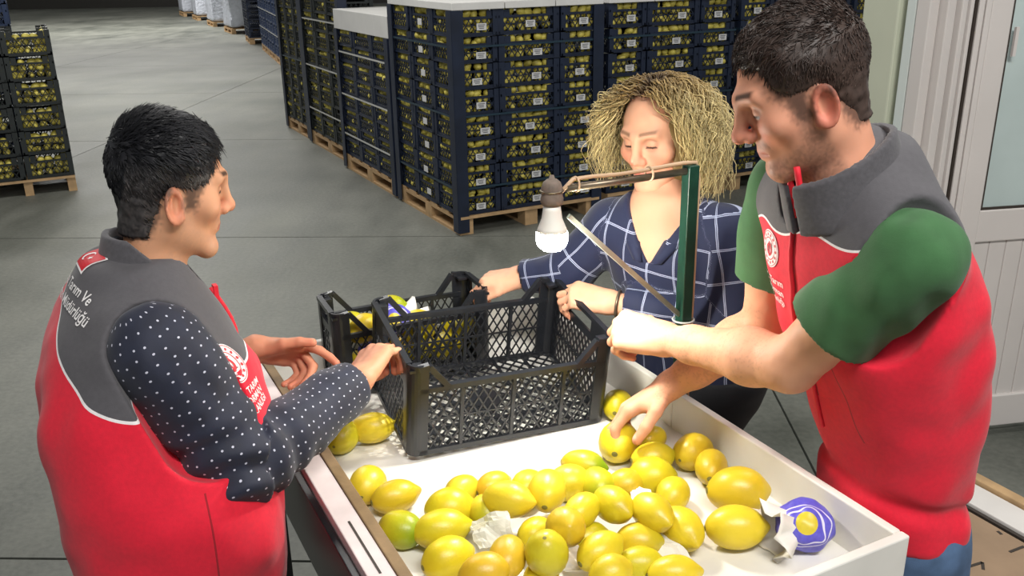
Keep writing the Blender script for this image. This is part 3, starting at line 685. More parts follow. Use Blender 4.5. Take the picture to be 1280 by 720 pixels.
# px, py, length px, picture angle of the long axis (or end-on 'e'), layer, green, label
LEM = [
 (460, 606, 50, 80, 0, .5, 'lemon touching the left wooden strip, farthest of the three by it'),
 (494, 622, 54, 20, 0, 0, 'orange-yellow lemon, middle of the three by the left wooden strip'),
 (501, 662, 54, -20, 0, .9, 'greenish lemon, nearest of the three by the left wooden strip'),
 (577, 613, 46, 40, 0, .1, 'round lemon at the back left of the heap'),
 (563, 637, 56, 10, 0, 0, 'lemon just in front of the back left round one'),
 (552, 665, 64, 12, 0, .1, 'long lemon lying sideways at the left of the heap'),
 (560, 700, 62, 25, 0, 0, 'large lemon at the left front of the heap'),
 (617, 607, 44, 30, 0, 0, 'lemon at the back of the heap left of the large pale one'),
 (607, 640, 44, -60, 0, .6, 'small greenish lemon half under white tissue'),
 (635, 624, 60, -20, 1, 0, 'large pale lemon on top at the back of the heap'),
 (659, 609, 48, 60, 0, .2, 'lemon behind the tall bright one in the heap'),
 (684, 613, 58, 80, 1, .25, 'tall bright yellow lemon standing at the back of the heap'),
 (714, 604, 50, 10, 0, 0, 'lemon behind the heap beside the green one'),
 (729, 582, 50, -15, 0, 1.0, 'shiny green-yellow lemon at the very back of the heap'),
 (746, 607, 50, -70, 0, .7, 'greenish lemon with a short green stem'),
 (767, 631, 56, -50, 1, 0, 'lemon with its nipple end pointing to the front, mid heap'),
 (783, 606, 44, 10, 0, .2, 'lemon half hidden behind the nipple-ended one'),
 (814, 642, 60, -55, 1, 0, 'pale lemon leaning right on top of white paper'),
 (841, 618, 48, 60, 0, 0, 'bright round lemon at the right of the heap'),
 (853, 664, 62, -65, 0, 0, 'lemon at the right edge of the heap casting a long shadow'),
 (815, 598, 54, 5, 0, .3, 'dull lemon lying below the hand, nearer of two'),
 (816, 573, 50, 10, 0, .4, 'olive-tinted lemon lying just below the hand'),
 (773, 556, 56, 70, 0, 0, "lemon held in the bearded man's lowered hand"),
 (814, 549, 40, 30, 0, 0, 'small orange-tinted lemon behind the lowered hand'),
 (867, 566, 50, 35, 0, .15, 'lemon touching the right tray wall, farthest of them'),
 (889, 585, 52, 70, 0, 0, 'upright lemon beside the right tray wall'),
 (922, 619, 68, 0, 0, 0, 'large lemon lying along the right tray wall'),
 (920, 664, 68, 0, 0, 0, 'large lemon next to the blue paper wrapped one'),
 (707, 659, 54, 'e', 2, 0, 'round lemon facing the camera on top, mid heap'),
 (728, 642, 52, 45, 1, .15, 'lemon right behind the camera-facing top one'),
 (669, 667, 46, 40, 0, 0, 'lemon half hidden between tissue and the camera-facing one'),
 (634, 696, 58, 80, 1, .5, 'lemon with a green crown at the front of the heap'),
 (682, 700, 58, 'u', 1, 0, 'pear-like lemon standing with its stem scar up'),
 (750, 689, 60, 30, 1, .1, 'large round lemon in the middle front of the heap'),
 (799, 676, 54, 0, 0, .3, 'lemon in a gap behind the right front one'),
 (800, 705, 54, 5, 0, 0, 'lemon at the right front of the heap'),
 (764, 717, 52, 20, 1, 0, 'cut-off lemon at the picture bottom, middle right'),
 (842, 718, 60, 5, 0, 0, 'lemon at the picture bottom beside the bare tray'),
 (605, 716, 58, 10, 1, 0, 'lemon at the picture bottom, left of the green-crowned one'),
 (678, 722, 54, 60, 0, 0, 'lemon at the picture bottom under the pear-like one'),
 (427, 546, 46, 75, 0, 0, "lemon beside the polka-dot cuff"),
 (465, 537, 50, 10, 0, 0, 'bright lemon left of the empty crate, nipple pointing left'),
 (772, 506, 42, 70, 0, 0, 'lemon right of the empty crate behind the hand'),
 (735, 668, 46, 20, 0, .2, 'lemon deep in the heap between the two front round ones'),
]
pts = []
for (x, y, l, a, ly, g, s) in LEM:
    zz = TF + .031 + (.036, .036, .030)[min(ly, 2)] * ly
    P = ZP(x, y, zz); d = (P - CO) @ FW; size = 1.1 * l / FOC * d
    if isinstance(a, str): ax = (0.1, -.75, .5) if a == 'e' else (.1, .35, -.9)
    else: ax = (math.cos(math.radians(a)), 1.35 * math.sin(math.radians(a)), .12 if ly else .0)
    pts.append([P, ax, size])
# push apart lemons that sink into each other, and lift them onto the tray floor
for _ in range(25):
    for i in range(len(pts)):
        for j in range(i):
            dv = pts[i][0] - pts[j][0]; L_ = np.linalg.norm(dv); mn = .325 * (pts[i][2] + pts[j][2])
            if 1e-6 < L_ < mn:
                k = dv / L_ * (mn - L_) * .25; pts[i][0] = pts[i][0] + k; pts[j][0] = pts[j][0] - k
    for p in pts: p[0][2] = max(p[0][2], TF + .37 * p[2])
HELD = None
for k, ((P, ax, size), L_) in enumerate(zip(pts, LEM)):
    lab = L_[6] if L_[6].startswith(('lemon', 'large', 'small')) or 'lemon' in L_[6] else L_[6]
    if L_[6].startswith('lemon held'): HELD = (P.copy(), size)
    lemon(P, ax, size, k * 7 + 3, lab, GL, L_[5], 'stem' in L_[6] and 'green' in L_[6])
# lemons inside the crate behind
c2 = lambda x, y, z: C2O + xc * x + yc_ * y + ZV * z
IN = [(.055, .075, .155, 20, 'left end, leaning up'), (.085, .05, .150, 60, 'left end, in front'), (.16, .06, .10, 0, 'second from the left end'), (.225, .06, .125, 30, 'large and bright in the middle'),
      (.235, .075, .06, 10, 'low in the middle'), (.30, .06, .06, 50, 'low right of the middle'), (.13, .09, .05, 15, 'low near the left end'), (.06, .06, .05, 70, 'lowest at the left end'), (.345, .09, .10, 20, 'near the far right corner'), (.175, .12, .16, 0, 'pale green, against the far rail')]
for k, (x, y, z, a, s) in enumerate(IN):
    lemon(c2(x, y, z), (math.cos(math.radians(a)), math.sin(math.radians(a)), .15), .088 if 'large' not in s else .10, k, f'lemon inside the rear crate, {s}', 'lemons inside the rear crate', .8 if 'green' in s else .0)

# ---- printed blue wrappers round two lemons and the crumpled papers
def wrap_mat():
    m = M('printed_blue_wrap', rgb(84, 78, 190), .4); t = NT(m); a = t.attr('puv'); s = t.n('SeparateXYZ'); t.l(a.outputs['Vector'], s.inputs[0])
    r, w2, th = s.outputs[0], s.outputs[1], s.outputs[2]
    ring = t.math('LESS_THAN', t.math('ABSOLUTE', t.math('SUBTRACT', r, .62)), .035); ring2 = t.math('LESS_THAN', t.math('ABSOLUTE', t.math('SUBTRACT', r, .80)), .02)
    nz = t.n('TexNoise'); nz.inputs['Scale'].default_value = 90; t.l(t.n('TexCoord').outputs['Object'], nz.inputs['Vector'])
    blue = t.mix(nz.outputs['Fac'], rgb(62, 56, 168), rgb(112, 106, 210))
    c = t.mix(t.math('MAXIMUM', ring, ring2), blue, rgb(214, 212, 232)); c = t.mix(t.math('LESS_THAN', w2, 0.0), c, rgb(206, 186, 50)); c = t.mix(th, c, rgb(226, 222, 216))
    t.l(c, t.b.inputs['Base Color']); return m
m_wrap = wrap_mat()
def wrapped(P, ctr, R_, label, tail, seed):
    ctr = N3(ctr); a1 = N3(np.cross(ctr, (0.2, .3, 1))); a2 = np.cross(ctr, a1); tail = N3(tail); t = thing('wrapped_lemon', label, 'wrapped lemon', P - ZV * R_, 'lemons in printed blue paper')
    def f(Q):
        q = Q - P; d = ell(q, (0, 0, 0), (R_ * 1.08, R_ * 1.08, R_ * .96)); cr = vnoise(Q + seed, (55, 55, 55)) * .0035 + np.abs(vnoise(Q + seed, (26, 26, 26))) * .005 - .002
        return d + cr
    V, F = sdf_mesh(f, P - R_ * 1.5, P + R_ * 1.5, .0028)
    q = (V - P) / R_; al = q @ ctr; r = np.sqrt(np.maximum(0, 1 - al ** 2)); r = np.where(al < 0, 2 - r, r)
    x, y = q @ a1, q @ a2; em = np.hypot(x / .40, (y - .05) / .44) - 1; em = np.where(al > 0, em, 1.0)
    th = (r > 1.02).astype(float)
    obj('paper', V, F, m_wrap, t, True, attrs={'puv': np.c_[r, em, th]})
    b = MB()      # twisted paper tail, pleated skirt of tissue
    n1 = N3(np.cross(tail, (0.1, 0.2, 1))); n2 = np.cross(tail, n1); rows, K = 6, 26; Vt = []
    for i in range(rows):
        s_ = i / (rows - 1); rad = R_ * (.55 + .62 * s_)
        for j in range(K):
            an = 2 * math.pi * j / K; pl = 1 + .28 * math.sin(an * 6 + seed) * s_ + .12 * math.sin(an * 11 + 2 * seed)
            v = P + tail * R_ * (.45 + 1.15 * s_ + .15 * math.sin(an * 5 + seed) * s_) + (n1 * math.cos(an) + n2 * math.sin(an)) * rad * pl; v[2] = max(v[2], TF + .003); Vt.append(v)
    b.add(Vt, [(i * K + j, i * K + (j + 1) % K, (i + 1) * K + (j + 1) % K, (i + 1) * K + j) for i in range(rows - 1) for j in range(K)])
    o = b.build('paper_tail', m_tissue, t, True); so = o.modifiers.new('thick', 'SOLIDIFY'); so.thickness = .0006
wrapped(ZP(1006, 656, TF + .043), U(1004, 655, 1.4) * 0 + N3(CO - ZP(1004, 655, TF) + np.array([.15, 0, .25])), .046, 'lemon wrapped in blue printed paper in the tray corner', (-.95, -.25, -.05), 3)
wrapped(c2(.17, .070, .150), N3(CO - c2(.17, .04, .15)), .042, 'lemon in blue paper standing high in the rear crate', (.5, .8, -.3), 11)
wrapped(c2(.105, .045, .085), N3(CO - c2(.1, .04, .1)), .035, 'lemon in blue paper low behind the empty crate corner', (-.2, .9, .2), 17)
def paper(pxs, z, label, m, seed, amp=.012, group='crumpled papers among the lemons'):
    """crumpled sheet spanning four picture corners at height z"""
    c = [ZP(x, y, zz) for (x, y), zz in zip(pxs, z)]; n = 9; V = []
    for i in range(n):
        for j in range(n):
            s_, t_ = i / (n - 1), j / (n - 1); p = (c[0] * (1 - s_) + c[1] * s_) * (1 - t_) + (c[3] * (1 - s_) + c[2] * s_) * t_; V.append(p)
    V = np.array(V); nz = vnoise(V + seed, (38, 38, 38)) * amp; V[:, 2] += nz + amp * .5 * np.abs(vnoise(V + seed, (80, 80, 80))); V[:, 0] += vnoise(V + seed + 5, (45, 45, 45)) * amp * .6; V[:, 2] = np.maximum(V[:, 2], TF + .003)
    F = [(i * n + j, (i + 1) * n + j, (i + 1) * n + j + 1, i * n + j + 1) for i in range(n - 1) for j in range(n - 1)]
    o = obj('tissue_paper', V, F, m, None, False); so = o.modifiers.new('thick', 'SOLIDIFY'); so.thickness = .0008; tag(o, label, 'paper', group)
paper([(582, 650), (632, 640), (640, 672), (598, 690)], (.945, .975, .96, .935), 'crumpled clear wrapper among lemons at left of the heap', m_plasticwrap, 2)
paper([(800, 660), (835, 668), (872, 712), (830, 716)], (.93, .935, .915, .91), 'white tissue sheet sticking out at right of the heap', m_tissue, 5, .008)
paper([(785, 600), (812, 612), (822, 660), (792, 652)], (.935, .95, .945, .93), 'white paper under the pale leaning lemon', m_tissue, 8, .006)
paper([(700, 685), (722, 682), (728, 712), (704, 716)], (.93, .93, .93, .93), 'pinkish white paper scrap between the front lemons', m_tissue, 9, .008)

# ================================================================== people
def lerp_st(st):
    st = np.array(st, float); zz = np.linspace(st[0, 0], st[-1, 0], 80); o = [zz]
    for k in range(1, st.shape[1]):
        v = np.interp(zz, st[:, 0], st[:, k]); v = np.convolve(np.pad(v, 5, 'edge'), np.ones(11) / 11, 'valid'); o.append(v)
    return np.array(o)
def loft(P, T, r, f, e=2.35):
    z = P[:, 2]; cx, cy, a, b = [np.interp(z, T[0], T[k]) for k in (1, 2, 3, 4)]
    dx, dy = P[:, 0] - cx, P[:, 1] - cy; x = np.abs(dx * r[0] + dy * r[1]); y = np.abs(dx * f[0] + dy * f[1])
    k = ((x / a) ** e + (y / b) ** e + 1e-12) ** (1 / e); d = (k - 1) * np.minimum(a, b)
    return smax(d, np.maximum(z - T[0][-1], T[0][0] - z), .02)
def chain(P, pts, rad, k=.02):
    d = None
    for i in range(len(pts) - 1):
        q = rc(P, pts[i], pts[i + 1], rad[i], rad[i + 1]); d = q if d is None else smin(d, q, k)
    return d
def seg_param(P, pts):
    """length along a joint chain and angle round it, for cloth patterns"""
    best = None; acc = 0.0; ref = N3((.3, .2, 1.0))
    for i in range(len(pts) - 1):
        a, b = np.asarray(pts[i]), np.asarray(pts[i + 1]); ba = b - a; L = np.linalg.norm(ba); h = np.clip((P - a) @ ba / L ** 2, -.2, 1.2); q = P - a - np.clip(h, 0, 1)[:, None] * ba; d = np.linalg.norm(q, axis=1)
        t = ba / L; n1 = N3(ref - t * (ref @ t)); n2 = np.cross(t, n1); an = np.arctan2(q @ n2, q @ n1)
        s = acc + h * L; acc += L
        if best is None: best = [d, s, an]
        else:
            m = d < best[0]; best = [np.where(m, d, best[0]), np.where(m, s, best[1]), np.where(m, an, best[2])]
    return best

# ---- head, in its own frame: x sideways, y out of the face, z up
def head_sdf(Q, o):
    ax = np.abs(Q[:, 0]); S = np.c_[ax, Q[:, 1], Q[:, 2]]
    d = ell(Q, (0, -.014, .030), (.0765, .099, .084))
    d = smin(d, ell(Q, (0, .026, -.030), (.060 * o['jw'], .062, .078)), .035)
    d = smin(d, rc(S, (.048 * o['jw'], -.008, -.062), (.016, .066, -.103), .020, .017), .03)
    d = smin(d, ell(Q, (0, .074, -.106 - o['chin'] * .004), (.024, .020, .018)), .02)
    d = smin(d, ell(Q, (0, .072, -.056), (.030, .020, .026)), .015)
    d = smin(d, ell(S, (.044, .056, -.026), (.024, .022, .020)), .025)                       # cheekbone
    d = smin(d, rc(S, (.006, .090, .020), (.040, .074, .024), .010 + o['brow'] * .002, .010), .02)   # brow
    d = smax(d, -ell(S, (.031, .100, .002), (.017, .020, .011)), .018)                       # socket
    d = smin(d, sph(S, (.031, .0700, .001), .0138), .004)                                    # eyeball and lids
    nl = o['nose']
    d = smin(d, rc(Q, (0, .090, .020), (0, .103 + .010 * nl, -.026), .0095, .0110), .012)
    d = smin(d, ell(Q, (0, .106 + .012 * nl, -.031), (.0115, .0115, .0100)), .012)
    d = smin(d, sph(S, (.0125, .097 + .004 * nl, -.036), .0090), .008)
    d = smin(d, rc(S, (0, .0895, -.063), (.020, .079, -.066), .0068, .0042), .007)            # upper lip
    d = smin(d, rc(S, (0, .0880, -.073), (.018, .078, -.070), .0074, .0042), .006)
    d = smax(d, -rc(S, (0, .101, -.0682), (.022, .084, -.0675), .0014, .0012), .003)
    d = smin(d, rc(Q, (0, -.030, -.05), (0, -.050 + o.get('nl', 0), -.17), .054 * o['nk'], .058 * o['nk']), .035)
    d = smin(d, rc(Q, (0, -.050 + o.get('nl', 0), -.17), (0, -.062 + 1.7 * o.get('nl', 0), -.25), .058 * o['nk'], .066 * o['nk']), .03)
    # ear: shell, rim, hollow, lobe
    ca, sa = math.cos(.25), math.sin(.25); E = np.c_[S[:, 0] - .0785, (S[:, 1] + .014) * ca + (S[:, 2] + .022) * sa, -(S[:, 1] + .014) * sa + (S[:, 2] + .022) * ca]
    wob = E[:, 0] + E[:, 1] * .42
    E2 = np.c_[wob, E[:, 1], E[:, 2]]
    e = ell(E2, (0, 0, .002), (.0085, .0175, .0285)); ri = np.hypot((E2[:, 1]) / .0160, (E2[:, 2] - .002) / .0270)
    rim = np.sqrt(((ri - 1) * .018) ** 2 + (E2[:, 0] - .006) ** 2) - .0040; e = smin(e, rim, .004)
    e = smax(e, -ell(E2, (.0085, .000, .003), (.0095, .0112, .0190)), .0015); e = smin(e, sph(E2, (.002, .010, -.022), .0068), .008); e = smin(e, ell(E2, (.002, .0145, -.001), (.005, .0045, .007)), .004)
    d = smin(d, e, .006)
    return d
def mixc(a, b, t): t = np.clip(t, 0, 1)[:, None]; return a * (1 - t) + np.asarray(b) * t
def sst(x, a, b): t = np.clip((x - a) / (b - a), 0, 1); return t * t * (3 - 2 * t)
def polysd(y, z, poly):
    """signed distance to a polygon in the side view, positive inside"""
    p = np.array(poly); d = np.full(len(y), 9.0); ins = np.zeros(len(y), bool); n = len(p)
    for i in range(n):
        a, b = p[i], p[(i + 1) % n]; e = b - a; w_ = np.c_[y - a[0], z - a[1]]; t = np.clip((w_ @ e) / (e @ e), 0, 1); q = w_ - t[:, None] * e; d = np.minimum(d, np.hypot(q[:, 0], q[:, 1]))
        c = (a[1] > z) != (b[1] > z); xi = (b[0] - a[0]) * (z - a[1]) / (b[1] - a[1] + 1e-12) + a[0]; ins ^= c & (y < xi)
    return np.where(ins, d, -d)
def head_colour(Q, o):
    ax, y, z = np.abs(Q[:, 0]), Q[:, 1], Q[:, 2]; c = np.tile(np.array(rgb(*o['skin'])), (len(Q), 1)); nz = vnoise(Q + 3, (60, 60, 60))
    c = c * (1 + .06 * nz[:, None]); warm = np.array(rgb(*o['warm']))
    c = mixc(c, warm, .55 * np.exp(-((ax - .04) / .022) ** 2 - ((z + .03) / .022) ** 2) * (y > .03)); c = mixc(c, warm, .6 * np.exp(-(ax / .016) ** 2 - ((z + .032) / .016) ** 2) * (y > .09))
    c = mixc(c, warm, .7 * sst(ax, .074, .082) * (np.abs(z + .024) < .05))
    st = np.array(rgb(*o['stub_c'])); jaw = sst(-z, .040, .060) * sst(y, -.015, .012) * sst(z, -.135, -.118); mo = np.exp(-((z + .052) / .009) ** 2) * (y > .07) * (ax < .034)
    sb = polysd(y, z, [(.030, .01), (.034, -.06), (.06, -.075), (.095, -.085), (.1, -.14), (-.02, -.13), (.0, -.05), (.004, .01)]); jaw = np.maximum(sst(sb, -.008, .010), 0)
    c = mixc(c, st, o['stub'] * np.maximum(jaw, mo) * (.8 + .4 * vnoise(Q, (300, 300, 300))))
    lip = np.exp(-((z + .0675) / .0068) ** 4) * sst(-ax, -.025, -.020) * (y > .072); c = mixc(c, rgb(*o['lip']), .75 * lip)
    bz = .0275 + .10 * ax - 2.0 * (ax - .03) ** 2; br = np.exp(-((z - bz) / .0042) ** 4) * sst(ax, .010, .015) * sst(-ax, -.052, -.046) * (y > .05); c = mixc(c, rgb(*o['brow_c']), o.get('brow_s', .9) * br)
    ey = np.hypot((ax - .031) / .0135, (z - o['eye_z']) / .0032); c = mixc(c, rgb(28, 18, 16), (ey < 1) * (y > .06) * .95); c = mixc(c, rgb(120, 75, 62), .35 * np.exp(-((np.hypot((ax - .031), (z - .002)) - .014) / .004) ** 2) * (y > .05))
    if 'poly' in o:
        pd = np.maximum(polysd(y, z, o['poly']), polysd(y, z, [(.050, .03), (.030, .0), (.024, -.024), (.010, -.024), (.006, .03)])); c = mixc(c, rgb(*o['scalp']), sst(pd + .006 * vnoise(Q, (220, 220, 220)), -o['fade'], .004) * .85)
    return c
def frame(fwd, pitch, roll=0.0):
    f = N3((fwd[0], fwd[1], 0)); up = ZV; s = np.cross(f, up)                     # s = right of the person
    f2 = f * math.cos(pitch) - up * math.sin(pitch); u2 = up * math.cos(pitch) + f * math.sin(pitch)
    s2 = s * math.cos(roll) + u2 * math.sin(roll); u3 = np.cross(s2, f2); return np.array([s2, f2, u3])
def build_head(C, Fm, o, h=.0026, zlow=-.235):
    s = o['s']
    f = lambda Q: smax(head_sdf(Q, o), -(Q[:, 2] - zlow), .004)
    V, F = sdf_mesh(f, (-.105, -.135, zlow - .01), (.105, .145, .125), h); col = head_colour(V, o)
    return (V * s * [1, o.get('sy', .9), 1]) @ Fm + C, F, col
def short_hair(C, Fm, o, parent, n, seed):
    s = o['s']; rg = np.random.default_rng(seed); poly = o['poly']
    def f(Q):
        pd = polysd(Q[:, 1], Q[:, 2], poly); th = np.clip(.002 + .35 * pd, -.02, o['thick'] * (1 - .45 * sst(-Q[:, 2], -.06, .02)))
        b = ell(Q, (0, -.014, .030), (.0765, .099, .084)); nk = rc(Q, (0, -.030, -.05), (0, -.050, -.17), .054, .058); b = smin(b, nk, .035); b = smin(b, ell(Q, (0, .026, -.030), (.060, .062, .078)), .035)
        q = Q * 1.0; return smax(b - th + .003 * vnoise(Q, (70, 55, 90)), -(pd + .002), .003)
    V, F = sdf_mesh(f, (-.105, -.15, -.12), (.105, .14, .15), .0035)
    F = F.tolist(); eps = 1e-3; cols = np.tile(np.array(rgb(*o['hair'])), (len(V), 1)) * (1 + .3 * vnoise(V, (200, 60, 200)))[:, None]
    gr = np.array(rgb(*o['side'])); cols = mixc(cols, gr, o['side_s'] * sst(-V[:, 2], -.055, .0) * (V[:, 1] > -.10) * (.6 + .5 * vnoise(V, (260, 260, 260))))
    idx = rg.integers(0, len(V), n); R0 = V[idx]; nrm = R0 - np.array([0, -.014, .02]); nrm /= np.linalg.norm(nrm, axis=1)[:, None]
    topw = sst(R0[:, 2], .02, .085)
    flow = np.c_[R0[:, 0] * 1.5, o['fy'] * np.ones(n) + .2 * rg.normal(size=n), -.9 + 1.0 * topw + o['fz'] * sst(R0[:, 1], .03, .09)]
    flow += .25 * rg.normal(size=(n, 3)); flow -= nrm * (flow * nrm).sum(1)[:, None]; flow /= np.linalg.norm(flow, axis=1)[:, None] + 1e-9
    ln = (o['lmin'] + (o['lmax'] - o['lmin']) * topw) * rg.uniform(.6, 1.2, n); b = MB(); VV = []; FF = []; CC = []; base = 0
    lift = (o['lift'] * (.4 + .6 * topw))[:, None]
    ts = (0, .5, 1.0); rad = (.0010, .0009, .0002)
    for t, r_ in zip(ts, rad):
        p = R0 + flow * (ln * t)[:, None] + nrm * (lift * ln[:, None] * t * (1.15 - .5 * t)) - nrm * .001
        side = np.cross(flow, nrm); 
        for k in range(3):
            a = 2.09 * k; VV.append(p + (side * math.cos(a) + nrm * math.sin(a)) * r_)
    A = np.stack(VV, 1)                       # n, 9, 3
    fa = []
    for lv in range(2):
        for k in range(3): fa.append((lv * 3 + k, lv * 3 + (k + 1) % 3, lv * 3 + 3 + (k + 1) % 3, lv * 3 + 3 + k))
    Fs = (np.arange(n)[:, None, None] * 9 + np.array(fa)[None] + len(V)).reshape(-1, 4).tolist()
    cs = cols[idx] * rg.uniform(.6, 1.5, n)[:, None]; cs = np.repeat(cs, 9, 0)
    W = np.concatenate([V, A.reshape(-1, 3)]); return obj('hair', (W * s * [1, o.get('sy', .9), 1]) @ Fm + C, F + Fs, m_hair, parent, True, attrs={'Col': np.concatenate([cols, cs])})

# ---- hands: wrist, finger direction, back-of-hand direction, thumb side, joint bends
def rotv(v, k, a): return v * math.cos(a) + np.cross(k, v) * math.sin(a) + k * (k @ v) * (1 - math.cos(a))
def hand(Wr, Y, Zb, right, curls, thumb, s=1.0, spread=.05):
    Y = N3(Y); Zb = np.asarray(Zb, float); Zb = N3(Zb - Y * (Zb @ Y)); X = -np.cross(Y, Zb) if right else np.cross(Y, Zb)    # X to the thumb
    Lp = lambda x, y, z: Wr + (X * x + Y * y + Zb * z) * s
    palm, fing, nails, tips = [], [], [], []
    kn = [(.0265, .090, .004), (.0075, .095, .006), (-.012, .090, .004), (-.029, .081, 0)]; ln = [(.045, .026, .021), (.049, .030, .022), (.045, .028, .021), (.035, .021, .019)]; rd = [.0100, .0102, .0096, .0084]
    for i, k in enumerate(kn):
        K = Lp(*k); palm.append((Lp(k[0] * .55, .004, 0), K - Zb * .004 * s, .0185 * s, .0135 * s))
        bend = N3(np.cross(Zb, Y))                                # axis: rotating Y about it goes to the palm side
        sp = spread * (1.2 - i * .9); dr = N3(Y + X * sp); axis = N3(np.cross(Zb, dr)); p = K - Zb * .003 * s
        r_ = rd[i] * s
        for j in range(3):
            dr = rotv(dr, axis, -math.radians(curls[i][j]) * -1); q = p + dr * ln[i][j] * s; fing.append((p, q, r_, r_ * .92)); p = q; r_ *= .92
        up = np.cross(dr, axis); up = -up if up @ Zb < 0 and curls[i][0] + curls[i][1] < 60 else up
        tips.append(p); nails.append((p - dr * .004 * s + rotv(Zb, axis, math.radians(sum(curls[i]))) * r_ * .75, .0055 * s))
    B0 = Lp(.016, .018, -.006); palm.append((B0, Lp(.030, .058, -.008), .017 * s, .013 * s))
    p = Lp(.020, .026, -.010); r_ = .0145 * s
    for j, (v, l) in enumerate(zip(thumb, (.040, .034, .027))):
        dr = N3(X * v[0] + Y * v[1] + Zb * v[2]); q = p + dr * l * s; fing.append((p, q, r_, r_ * .86)); p = q; r_ *= .86
    nails.append((p + X * .3 * r_ + Zb * .75 * r_, .0065 * s)); tips.append(p)
    palm.append((Lp(-.020, .03, -.006), Lp(-.024, .062, -.006), .014 * s, .012 * s))
    return dict(palm=palm, fing=fing, nails=nails, tips=tips, X=X, Y=Y, Z=Zb, W=Wr)
def hand_sdf(P, H):
    d = None
    for a, b, ra, rb in H['palm']:
        q = rc(P, a, b, ra, rb); d = q if d is None else smin(d, q, .010)
    fs = [];
    for i in range(0, len(H['fing']), 3):
        f = None
        for a, b, ra, rb in H['fing'][i:i + 3]:
            q = rc(P, a, b, ra, rb); f = q if f is None else smin(f, q, .004)
        fs.append(f)
    ff = fs[0]
    for f in fs[1:]: ff = smin(ff, f, .0012)
    return smin(d, ff, .007)
def hand_mesh(H, arm, rad, h=.0026, cut=None, k=.02):
    """hand joined to a forearm chain (from inside the sleeve to the wrist)"""
    pts = np.array([p for a, b, _, _ in H['palm'] + H['fing'] for p in (a, b)] + [np.asarray(p) for p in arm]); lo, hi = pts.min(0) - .07, pts.max(0) + .07
    def f(P):
        d = smin(hand_sdf(P, H), chain(P, arm, rad, .02), k); return d + .0006 * vnoise(P, (90, 90, 90))
    return sdf_mesh(f, lo, hi, h)
def hand_colour(V, H, skin, nail, warm):
    c = np.tile(np.array(rgb(*skin)), (len(V), 1)) * (1 + .07 * vnoise(V, (45, 45, 45)))[:, None]
    for t in H['tips']: c = mixc(c, rgb(*warm), .55 * np.exp(-(np.linalg.norm(V - t, axis=1) / .02) ** 2))
    for a, b, ra, rb in H['fing'][0::3] + H['fing'][1::3]: c = mixc(c, rgb(*warm), .35 * np.exp(-(np.linalg.norm(V - b, axis=1) / .011) ** 2))
    for p, r_ in H['nails']: c = mixc(c, rgb(*nail), .9 * sst(-np.linalg.norm(V - p, axis=1), -r_, -r_ * .7))
    return c
def legs(hipc, r, f, feet, parent, mat, hip_w=.09, top=None, waist=None, thigh=.105):
    """trousers (waist, two legs) and shoes"""
    hl, hr = hipc - r * hip_w, hipc + r * hip_w; kn = []
    def fn(P):
        d = rc(P, hipc - r * .06, hipc + r * .06, .135, .135) if waist is None else loft(P, waist, r, f)
        for hp, ft in zip((hl, hr), feet):
            k_ = (hp + ft) / 2 + f * .03; k_[2] = .50; d = smin(d, chain(P, [hp, k_, ft + ZV * .07], (thigh, .075, .062), .03), .03)
        d = d + .004 * vnoise(P, (9, 9, 22)); return smax(d, P[:, 2] - top, .004)
    V, F = sdf_mesh(fn, (hipc - .36) * [1, 1, 0] + [0, 0, .02], (hipc + .36) * [1, 1, 0] + [0, 0, 1.15], .009); obj('trousers', V, F, mat, parent, True)
    for ft in feet:
        def fs(P): return smax(smin(rc(P, ft - f * .05 + ZV * .045, ft + f * .13 + ZV * .032, .043, .036), rc(P, ft + ZV * .05, ft + ZV * .10, .045, .048), .03), .004 - P[:, 2], .004)
        V, F = sdf_mesh(fs, ft - .25, ft + .25, .009); obj('shoe', V, F, m_shoe, parent, True)
def cloth_mat(name, base, lines):
    """lines: list of (attribute, low, high, colour) painted where low < attribute < high, then the fleece grain on top"""
    m = M(name, base, .85, None, (420, .22, .001), sheen=.12); t = NT(m); c = base
    for an, lo, hi, co in lines:
        a = t.attr(an).outputs['Fac']; f = t.math('MULTIPLY', t.math('GREATER_THAN', a, lo), t.math('LESS_THAN', a, hi)); c = t.mix(f, c, co)
    nz = t.n('TexNoise'); nz.inputs['Scale'].default_value = 120; tc = t.n('TexCoord'); t.l(tc.outputs['Object'], nz.inputs['Vector'])
    mr = t.n('MapRange'); t.l(nz.outputs['Fac'], mr.inputs[0]); mr.inputs[3].default_value = .86; mr.inputs[4].default_value = 1.14; mx = t.n('Mix', data_type='RGBA', blend_type='MULTIPLY'); mx.inputs[0].default_value = 1
    t.l(c, mx.inputs[6]); t.l(mr.outputs[0], mx.inputs[7]); t.l(mx.outputs[2], t.b.inputs['Base Color']); return m
RED = rgb(214, 14, 46); GREY = rgb(78, 76, 80); WHT = rgb(226, 222, 222)
m_vest = cloth_mat('red_and_grey_vest', RED, [('yoke', .0, 9, GREY), ('yoke', -.0040, .0, WHT), ('seam', -.0016, .0016, rgb(150, 8, 28))])
def dots_mat():
    m = M('navy_polka_dot', rgb(20, 24, 40), .75, None, (500, .2, .001), sheen=.1); t = NT(m); a = t.attr('puv'); v = t.n('TexVoronoi', voronoi_dimensions='2D', feature='F1'); v.inputs['Scale'].default_value = 56; v.inputs['Randomness'].default_value = .35
    t.l(a.outputs['Vector'], v.inputs['Vector']); f = t.math('LESS_THAN', v.outputs['Distance'], .095); nz = t.n('TexNoise'); nz.inputs['Scale'].default_value = 25; t.l(t.n('TexCoord').outputs['Object'], nz.inputs['Vector'])
    t.l(t.mix(f, t.mix(nz.outputs['Fac'], rgb(16, 18, 32), rgb(34, 40, 62)), rgb(190, 190, 205)), t.b.inputs['Base Color']); return m
m_dots = dots_mat()
